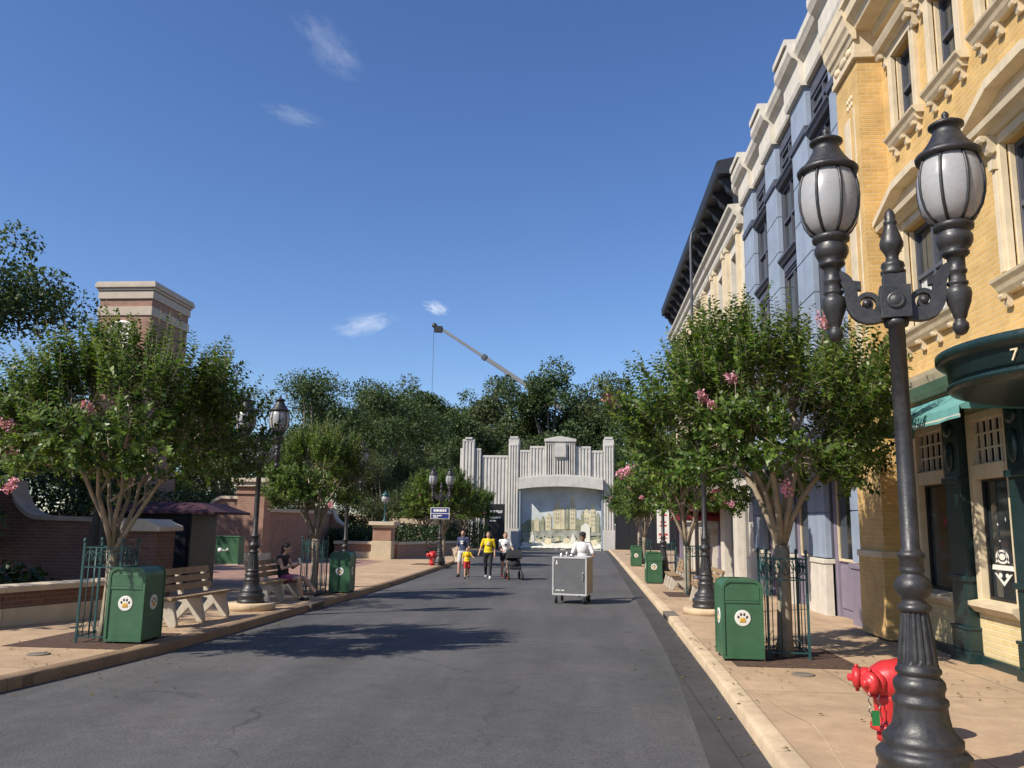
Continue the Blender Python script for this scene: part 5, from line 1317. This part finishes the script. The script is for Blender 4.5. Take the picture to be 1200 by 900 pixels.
# ------------------------------------------------------------------ people
def remesh(mb, vox, smooth=4):
    me = mb.mesh('tmp'); ob = bpy.data.objects.new('tmp', me); COL.objects.link(ob)
    m1 = ob.modifiers.new('r', 'REMESH'); m1.mode = 'VOXEL'; m1.voxel_size = vox; m1.use_smooth_shade = True
    m2 = ob.modifiers.new('s', 'SMOOTH'); m2.factor = .45; m2.iterations = smooth
    dg = bpy.context.evaluated_depsgraph_get(); out = bpy.data.meshes.new_from_object(ob.evaluated_get(dg)); bpy.data.objects.remove(ob)
    out.polygons.foreach_set('use_smooth', [True]*len(out.polygons)); return out
V3 = Vector
def person(label, loc, rz, h, J, top, sleeve, bottom, leglen, shoe, skin='skin', hair='hair', hairlen=0, cap=None, group=None):
    """faces -Y locally. J: joint overrides in units for a 1.68 m figure. sleeve/leglen 0..1 tell how far cloth runs down the limb"""
    j = dict(pel=(0,0,.92), waist=(0,0,1.08), chest=(0,0,1.28), neck=(0,.005,1.43), head=(0,-.015,1.575),
             hl=(.095,0,.90), kl=(.10,-.02,.49), al=(.10,.02,.075), hr=(-.095,0,.90), kr=(-.10,-.02,.49), ar=(-.10,.02,.075),
             sl=(.175,.01,1.375), el=(.225,.03,1.10), wl=(.24,-.05,.865), sr=(-.175,.01,1.375), er=(-.225,.03,1.10), wr=(-.24,-.05,.865), face=(0,-1,0), toe=(0,-1,0))
    j.update(J); j = {k: V3(v) for k, v in j.items()}; s = h/1.68
    root = empty('person', loc, label, 'person', group, rz); root.scale = (s,)*3
    b = MB()
    up = (j['neck']-j['waist']).normalized(); fwd = j['face'].normalized()
    sd = (j['sl']-j['sr']).normalized()
    fr_ = Matrix((sd, sd.cross(up)*1.0, up)).transposed()
    b.ell(j['pel'], (.165,.115,.12), 18, 10); b.ell(j['waist'], (.135,.10,.16), 18, 10, rot=fr_); b.ell(j['chest'], (.165,.115,.17), 18, 10, rot=fr_)
    b.capsule(j['sl'], j['sr'], .062, .062); b.capsule(j['chest']+up*.08, j['neck'], .085, .052); b.capsule(j['neck'], j['head']-V3((0,0,.04)), .052, .05)
    hf = fwd; hs = V3((-hf.y, hf.x, 0)).normalized(); hu = hs.cross(hf)*-1
    if hu.z < 0: hu = -hu
    hr_ = Matrix((hs, -hf, hu)).transposed()
    def H(x, y, z): return j['head'] + hs*x - hf*y + hu*z
    b.ell(H(0,.005,.015), (.074,.092,.092), 18, 12, rot=hr_); b.ell(H(0,-.02,-.045), (.056,.065,.062), 14, 10, rot=hr_)
    b.capsule(H(0,-.085,.005), H(0,-.103,-.022), .010, .015, 8); b.ell(H(0,-.078,-.055), (.026,.012,.010), 10, 6, rot=hr_)
    for q in (-1,1): b.ell(H(q*.076,.012,-.005), (.012,.022,.032), 8, 6, rot=hr_)
    for k, q in (('l',1),('r',-1)):
        b.capsule(j['h'+k], j['k'+k], .088, .056); b.capsule(j['k'+k], j['a'+k], .056, .036)
        c0 = j['k'+k].lerp(j['a'+k], .3); b.ell(c0+V3((0,.012,0)), (.05,.055,.10), 10, 8)
        tt = j['toe'].normalized(); b.capsule(j['a'+k]+V3((0,0,-.03))-tt*.02, j['a'+k]+tt*.13+V3((0,0,-.045)), .036, .028)
        b.capsule(j['s'+k], j['e'+k], .048, .038); b.capsule(j['e'+k], j['w'+k], .038, .026)
        d_ = (j['w'+k]-j['e'+k]).normalized(); w_ = j['w'+k]; sd_ = V3((0,-1,0)) if abs(d_.y) < .7 else V3((0,0,1)); sd_ = (sd_-d_*sd_.dot(d_)).normalized(); pn_ = d_.cross(sd_)
        b.capsule(w_, w_+d_*.06, .026, .030); b.capsule(w_+d_*.055-sd_*.02, w_+d_*.055+sd_*.02, .018, .018)
        for f, (off, ln) in enumerate(((-.030,.055),(-.010,.072),(.010,.078),(.030,.068))):
            a0 = w_+d_*.075+sd_*off; a1 = a0+d_*ln*.55+sd_*off*.15; a2 = a1+d_*ln*.35+pn_*q*-.02; b.capsule(a0,a1,.0095,.009,8); b.capsule(a1,a2,.009,.0078,8)
        t0 = w_+d_*.02+sd_*.028; t1 = t0+d_*.035+sd_*.028; b.capsule(t0,t1,.012,.011,8); b.capsule(t1,t1+d_*.03+sd_*.004,.011,.009,8)
    link('body', remesh(b, .0085, 3), M[skin], root)
    for q in (-1,1):
        e = MB(); e.ell(H(q*.030,-.078,.012), (.011,.008,.008), 8, 6); e.build('eye', M['black'], root)
    # hair
    m_ = MB(); m_.ell(H(0,.018,.035), (.083,.092,.088), 16, 10, rot=hr_); m_.ell(H(0,.05,-.02), (.072,.06,.085), 14, 8, rot=hr_)
    if hairlen: m_.capsule(H(0,.075,.0), H(0,.085,-.13*hairlen), .06, .045); m_.capsule(H(.055,.03,.0), H(.06,.05,-.12*hairlen), .03, .022); m_.capsule(H(-.055,.03,.0), H(-.06,.05,-.12*hairlen), .03, .022)
    cut = remesh(m_, .011, 3); link('hair', cut, M[hair], root)
    if cap:
        m_ = MB(); m_.ell(H(0,.012,.06), (.09,.10,.075), 16, 8, rot=hr_); m_.ell(H(0,-.11,.055), (.065,.07,.012), 14, 6, rot=hr_); link('cap', remesh(m_, .010, 2), M[cap], root)
    # shirt
    t = MB(); t.ell(j['waist']-up*.03, (.150,.113,.20), 18, 10, rot=fr_); t.ell(j['chest'], (.162,.122,.185), 18, 10, rot=fr_); t.capsule(j['sl'], j['sr'], .064, .064); t.capsule(j['chest']+up*.06, j['neck']-up*.03, .095, .066); t.ell(j['pel']+up*.03, (.172,.125,.10), 18, 8)
    for k in 'lr':
        if sleeve > 0: t.capsule(j['s'+k], j['s'+k].lerp(j['e'+k], min(1,sleeve)), .057, .055)
        if sleeve > 1: t.capsule(j['e'+k], j['e'+k].lerp(j['w'+k], sleeve-1), .052, .04)
    link('shirt', remesh(t, .0115, 4), M[top], root)
    p = MB(); p.ell(j['pel']-V3((0,0,.01)), (.176,.128,.125), 18, 10)
    for k in 'lr':
        p.capsule(j['h'+k], j['h'+k].lerp(j['k'+k], min(1,leglen)), .098, .098-.036*min(1,leglen)+(.012 if leglen < 1 else 0))
        if leglen > 1: p.capsule(j['k'+k], j['k'+k].lerp(j['a'+k], leglen-1), .063, .048)
    link('trousers' if leglen > 1 else 'shorts', remesh(p, .0115, 4), M[bottom], root)
    for k in 'lr':
        f = MB(); tt = j['toe'].normalized(); a_ = j['a'+k]; f.capsule(a_+V3((0,0,-.03))-tt*.035, a_+tt*.14+V3((0,0,-.043)), .046, .038); f.capsule(a_+V3((0,0,.01)), a_+V3((0,0,-.03)), .044, .046); link('shoe', remesh(f, .010, 3), M[shoe], root)
    return root
walkA = dict(kl=(.095,-.13,.50), al=(.09,-.16,.085), kr=(-.09,.03,.49), ar=(-.085,.20,.13))
walkB = dict(kr=(-.095,-.12,.50), ar=(-.09,-.17,.085), kl=(.09,.04,.49), al=(.085,.21,.13))
zp = lambda y: gz(y, .0)
person('woman in bright yellow shirt and black leggings walking beside a child', (-3.36,30.2,zp(30.2)), 3, 1.66, dict(walkA, wr=(-.33,-.10,.90), er=(-.27,.02,1.11)), 'yshirt', .75, 'kshirt', 1.85, 'wshirt', 'skin', 'blond', .6)
person('small child in yellow shirt and red shorts in the street', (-4.08,29.9,zp(29.9)), 6, 1.10, dict(walkB, head=(0,-.015,1.57), wl=(.36,-.08,1.15), el=(.27,.0,1.2)), 'yshirt', .8, 'rshort', .75, 'kshirt', 'skin', 'blond', .3)
person('adult in navy shirt and pale shorts left of the yellow shirted pair', (-4.42,31.2,zp(31.2)), -14, 1.70, dict(walkB), 'nshirt', .8, 'lshort', .85, 'kshirt', 'skin', 'hair', .2)
person('woman in white shirt and black shorts pushing a stroller', (-2.78,30.5,zp(30.5)), 12, 1.64, dict(walkA, el=(.25,-.02,1.13), wl=(.30,-.24,1.02), er=(-.22,.0,1.12), wr=(-.10,-.24,1.02)), 'wshirt', .7, 'kshirt', .45, 'rshort', 'skin', 'blond', .5)
person('worker in white shirt pushing the grey catering cart', (.02,21.72,zp(21.7)), 0, 1.68, dict(walkA, el=(.27,-.05,1.13), wl=(.27,-.30,1.10), er=(-.27,-.05,1.13), wr=(-.27,-.30,1.10)), 'wshirt', .8, 'kshirt', 1.9, 'kshirt', 'skin2', 'hair', 0, 'kshirt')
def shirt_print(pr, polys, m):
    mb = MB()
    for x0, x1, z0, z1 in polys: mb.box(x0, x1, -.141, -.112, z0, z1)
    mb.build('shirt_print', M[m], pr, bevel=.01)
ppl = [o for o in COL.objects if o.name.startswith('person')]
shirt_print(ppl[0], [(-.055,.055,1.22,1.26),(-.035,.04,1.285,1.315)], 'wshirt'); shirt_print(ppl[2], [(-.06,.06,1.26,1.30),(-.05,.05,1.18,1.235)], 'wshirt'); shirt_print(ppl[1], [(-.05,.05,1.22,1.28)], 'rshort'); shirt_print(ppl[3], [(-.04,.05,1.22,1.28)], 'nshirt')
sit = dict(pel=(0,.02,.50), waist=(0,.07,.66), chest=(0,.10,.86), neck=(0,.06,1.01), head=(0,.0,1.15), hl=(.09,0,.49), hr=(-.09,0,.49), kl=(.10,-.42,.50), kr=(-.10,-.40,.52), al=(.10,-.74,.20), ar=(-.09,-.50,.08),
           sl=(.17,.09,.95), sr=(-.17,.09,.95), el=(.21,-.04,.72), er=(-.21,-.04,.72), wl=(.07,-.25,.80), wr=(-.06,-.25,.80), face=(0,-.9,-.35), toe=(0,-.8,.25))
person('woman in dark top and plum shorts sitting on the left bench with a phone', (-6.52,18.25,gz(18.2,.134)-.045), 78, 1.66, sit, 'kshirt', .0, 'pshort', .55, 'rubber', 'skin', 'hair', .9)
ph = MB(); ph.box(-.035,.035,-.006,.006,-.07,.07); tag(ph.build('phone', M['emblem'], None, bevel=.005), 'pale phone held up by the seated woman', 'phone')
pho = COL.objects['phone']; pho.location = (-6.19,18.18,gz(18.2,.134)+.83); pho.rotation_euler = (R(-25),0,R(78))

# stroller
r = empty('stroller', (-2.42,30.15,zp(30.15)), 'black baby stroller pushed by the woman in white', 'stroller', None, 14)
m_ = MB(); m_.ell((0,.05,.55), (.24,.30,.20), 16, 10); m_.box(-.2,.2,-.35,.2,.36,.46); m_.build('seat', M['kshirt'], r, bevel=.03)
m_ = MB(); vs = []; n = 10
for i in range(n+1):
    a = R(20+150*i/n)
    for x in (-.26,.26): vs.append((x, .05-.36*math.cos(a)*.9, .62+.42*math.sin(a)))
m_.add(vs, [(2*i,2*i+1,2*i+3,2*i+2) for i in range(n)]); m_.add([vs[2*i] for i in range(n+1)], [tuple(range(n+1))]); m_.add([vs[2*i+1] for i in range(n+1)], [tuple(range(n+1))]); m_.build('hood', M['kshirt'], r)
m_ = MB()
for x in (-.24,.24): m_.path([(x,-.36,.14),(x,.1,.55),(x,.42,1.0)], .014, 6); m_.path([(x,.34,.14),(x,-.05,.5)], .014, 6)
m_.path([(-.24,.42,1.0),(.24,.42,1.0)], .016, 6); m_.build('frame', M['iron'], r)
for x in (-.25,.25):
    for y in (-.36,.34): q = MB(); q.lathe([(.05,-.02),(.13,-.025),(.14,0),(.13,.025),(.05,.02)], seg=18); q.xform(Matrix.Translation((x,y,.14)) @ Matrix.Rotation(PI/2,4,'Y')); q.build('wheel', M['rubber'], r)

# catering cart
r = empty('catering_cart', (-.22,20.75,zp(20.75)), 'tall aluminium framed grey catering cart on casters in mid street', 'cart', None, -11)
W2, D2 = .42, .42
m_ = MB(); m_.box(-W2+.03,W2-.03,-D2+.012,D2-.01,.23,1.065); m_.build('body', M['cartpanel'], r, bevel=.006)
m_ = MB()
for sx in (-1,1):
    for sy in (-1,1): m_.box(sx*W2-.035*(sx>0), sx*W2+.035*(sx<0), sy*D2-.035*(sy>0), sy*D2+.035*(sy<0), .20, 1.10)
for z0, z1 in ((.2,.238),(1.062,1.10)):
    for sy in (-1,1): m_.box(-W2+.035,W2-.035, sy*D2-.033*(sy>0), sy*D2+.033*(sy<0), z0, z1)
    for sx in (-1,1): m_.box(sx*W2-.033*(sx>0), sx*W2+.033*(sx<0), -D2+.035, D2-.035, z0, z1)
m_.build('frame', M['cartframe'], r, bevel=.004)
m_ = MB(); m_.box(W2-.028,W2-.008,-D2+.04,D2-.04,.24,1.06); m_.build('side_panel', M['beige'], r); m_ = MB(); m_.box(-W2+.02,W2-.02,-D2+.02,D2-.02,1.07,1.085); m_.build('lid', M['alu'], r)
m_ = MB(); m_.box(W2-.11,W2-.075,-D2-.005,-D2+.012,.55,.75); m_.box(W2-.10,W2-.085,-D2-.02,-D2-.005,.58,.72); m_.build('latch', M['alu'], r, bevel=.003)
m_ = MB()
for z in (.32,.95): m_.box(-W2+.036,-W2+.06,-D2-.004,-D2+.012,z,z+.09)
m_.build('hinge', M['alu'], r)
m_ = MB(); m_.box(-.33,-.30,-D2+.004,-D2+.01,.94,1.0); m_.box(-.345,-.285,-D2+.004,-D2+.01,.925,.94); m_.box(-.325,-.305,-D2+.004,-D2+.01,1.0,1.02)
for i, w in enumerate((.03,.035,.02,.035,.03)): m_.box(-.34+.046*i,-.34+.046*i+w,-D2+.004,-D2+.01,.30,.33)
m_.build('marking', M['emblem'], r)
m_ = MB()
for x in (-W2,W2): m_.path([(x*.95,D2,.85),(x*.95,D2+.1,.95),(x*.95,D2+.12,1.08)], .014, 6)
m_.path([(-W2*.95,D2+.12,1.08),(W2*.95,D2+.12,1.08)], .016, 6); m_.build('handle', M['alu'], r)
for sx in (-1,1):
    for sy in (-1,1):
        q = MB(); q.lathe([(.03,-.02),(.085,-.022),(.09,0),(.085,.022),(.03,.02)], seg=18); q.xform(Matrix.Translation((sx*.34,sy*.33,.09)) @ Matrix.Rotation(PI/2,4,'Y')); wq = q.build('caster', M['rubber'], r)
        q = MB(); q.box(sx*.34-.03,sx*.34+.03,sy*.33-.025,sy*.33+.025,.15,.20); q.box(sx*.34-.035,sx*.34-.025,sy*.33-.02,sy*.33+.02,.08,.16); q.box(sx*.34+.025,sx*.34+.035,sy*.33-.02,sy*.33+.02,.08,.16); q.build('fork', M['alu'], wq)
for i, (x, y, w, hh) in enumerate(((-.27,-.2,.05,.09),(-.14,-.26,.035,.12),(-.02,-.15,.06,.07))):
    q = MB(); q.lathe([(w,0),(w,hh*.7),(w*.5,hh*.85),(w*.5,hh)], seg=12); o_ = q.build('canister', M['alu'], None, loc=(-.22+x,20.75+y,zp(20.75)+1.10)); tag(o_, ('squat metal canister at the left front corner of the cart top','tall thin metal canister on the front edge of the cart top','wide low metal canister at the middle of the cart top')[i], 'canister', 'canisters on the cart')

# fallen leaves on the pavements and in the gutters
npr = np.random.RandomState(5); P = []
for x, y, rx_, n in ((2.4,11.2,1.9,140),(-6.2,11.0,2.0,150),(2.4,21,1.8,90),(-6.2,19.5,1.8,90),(1.5,12,.25,60),(1.3,8,.2,30),(-5.4,14,.25,60),(3.6,9,1.4,50)):
    for i in range(n):
        px_, py_ = x+npr.normal()*rx_*.5, y+npr.normal()*(rx_*.8 if rx_ > 1 else 3)
        on_road = interp(LK,py_) < px_ < interp(RK,py_); P.append((px_, py_, gz(py_, .010 if on_road else .146)))
P = np.array(P); n = len(P); D = npr.normal(size=(n,3))*np.array([1,1,.12]); U = npr.normal(size=(n,3))*.25+np.array([0,0,1]); q = npr.uniform(.03,.06,n)
M['litter'] = leafmat('dry_leaf', (.10,.06,.025), (.17,.11,.04), (.14,.15,.04), .1)
tag(link('leaf_litter', quads_mesh('leaf_litter', P, D, U, q, q*.5, [M['litter']]), []), kind='stuff')
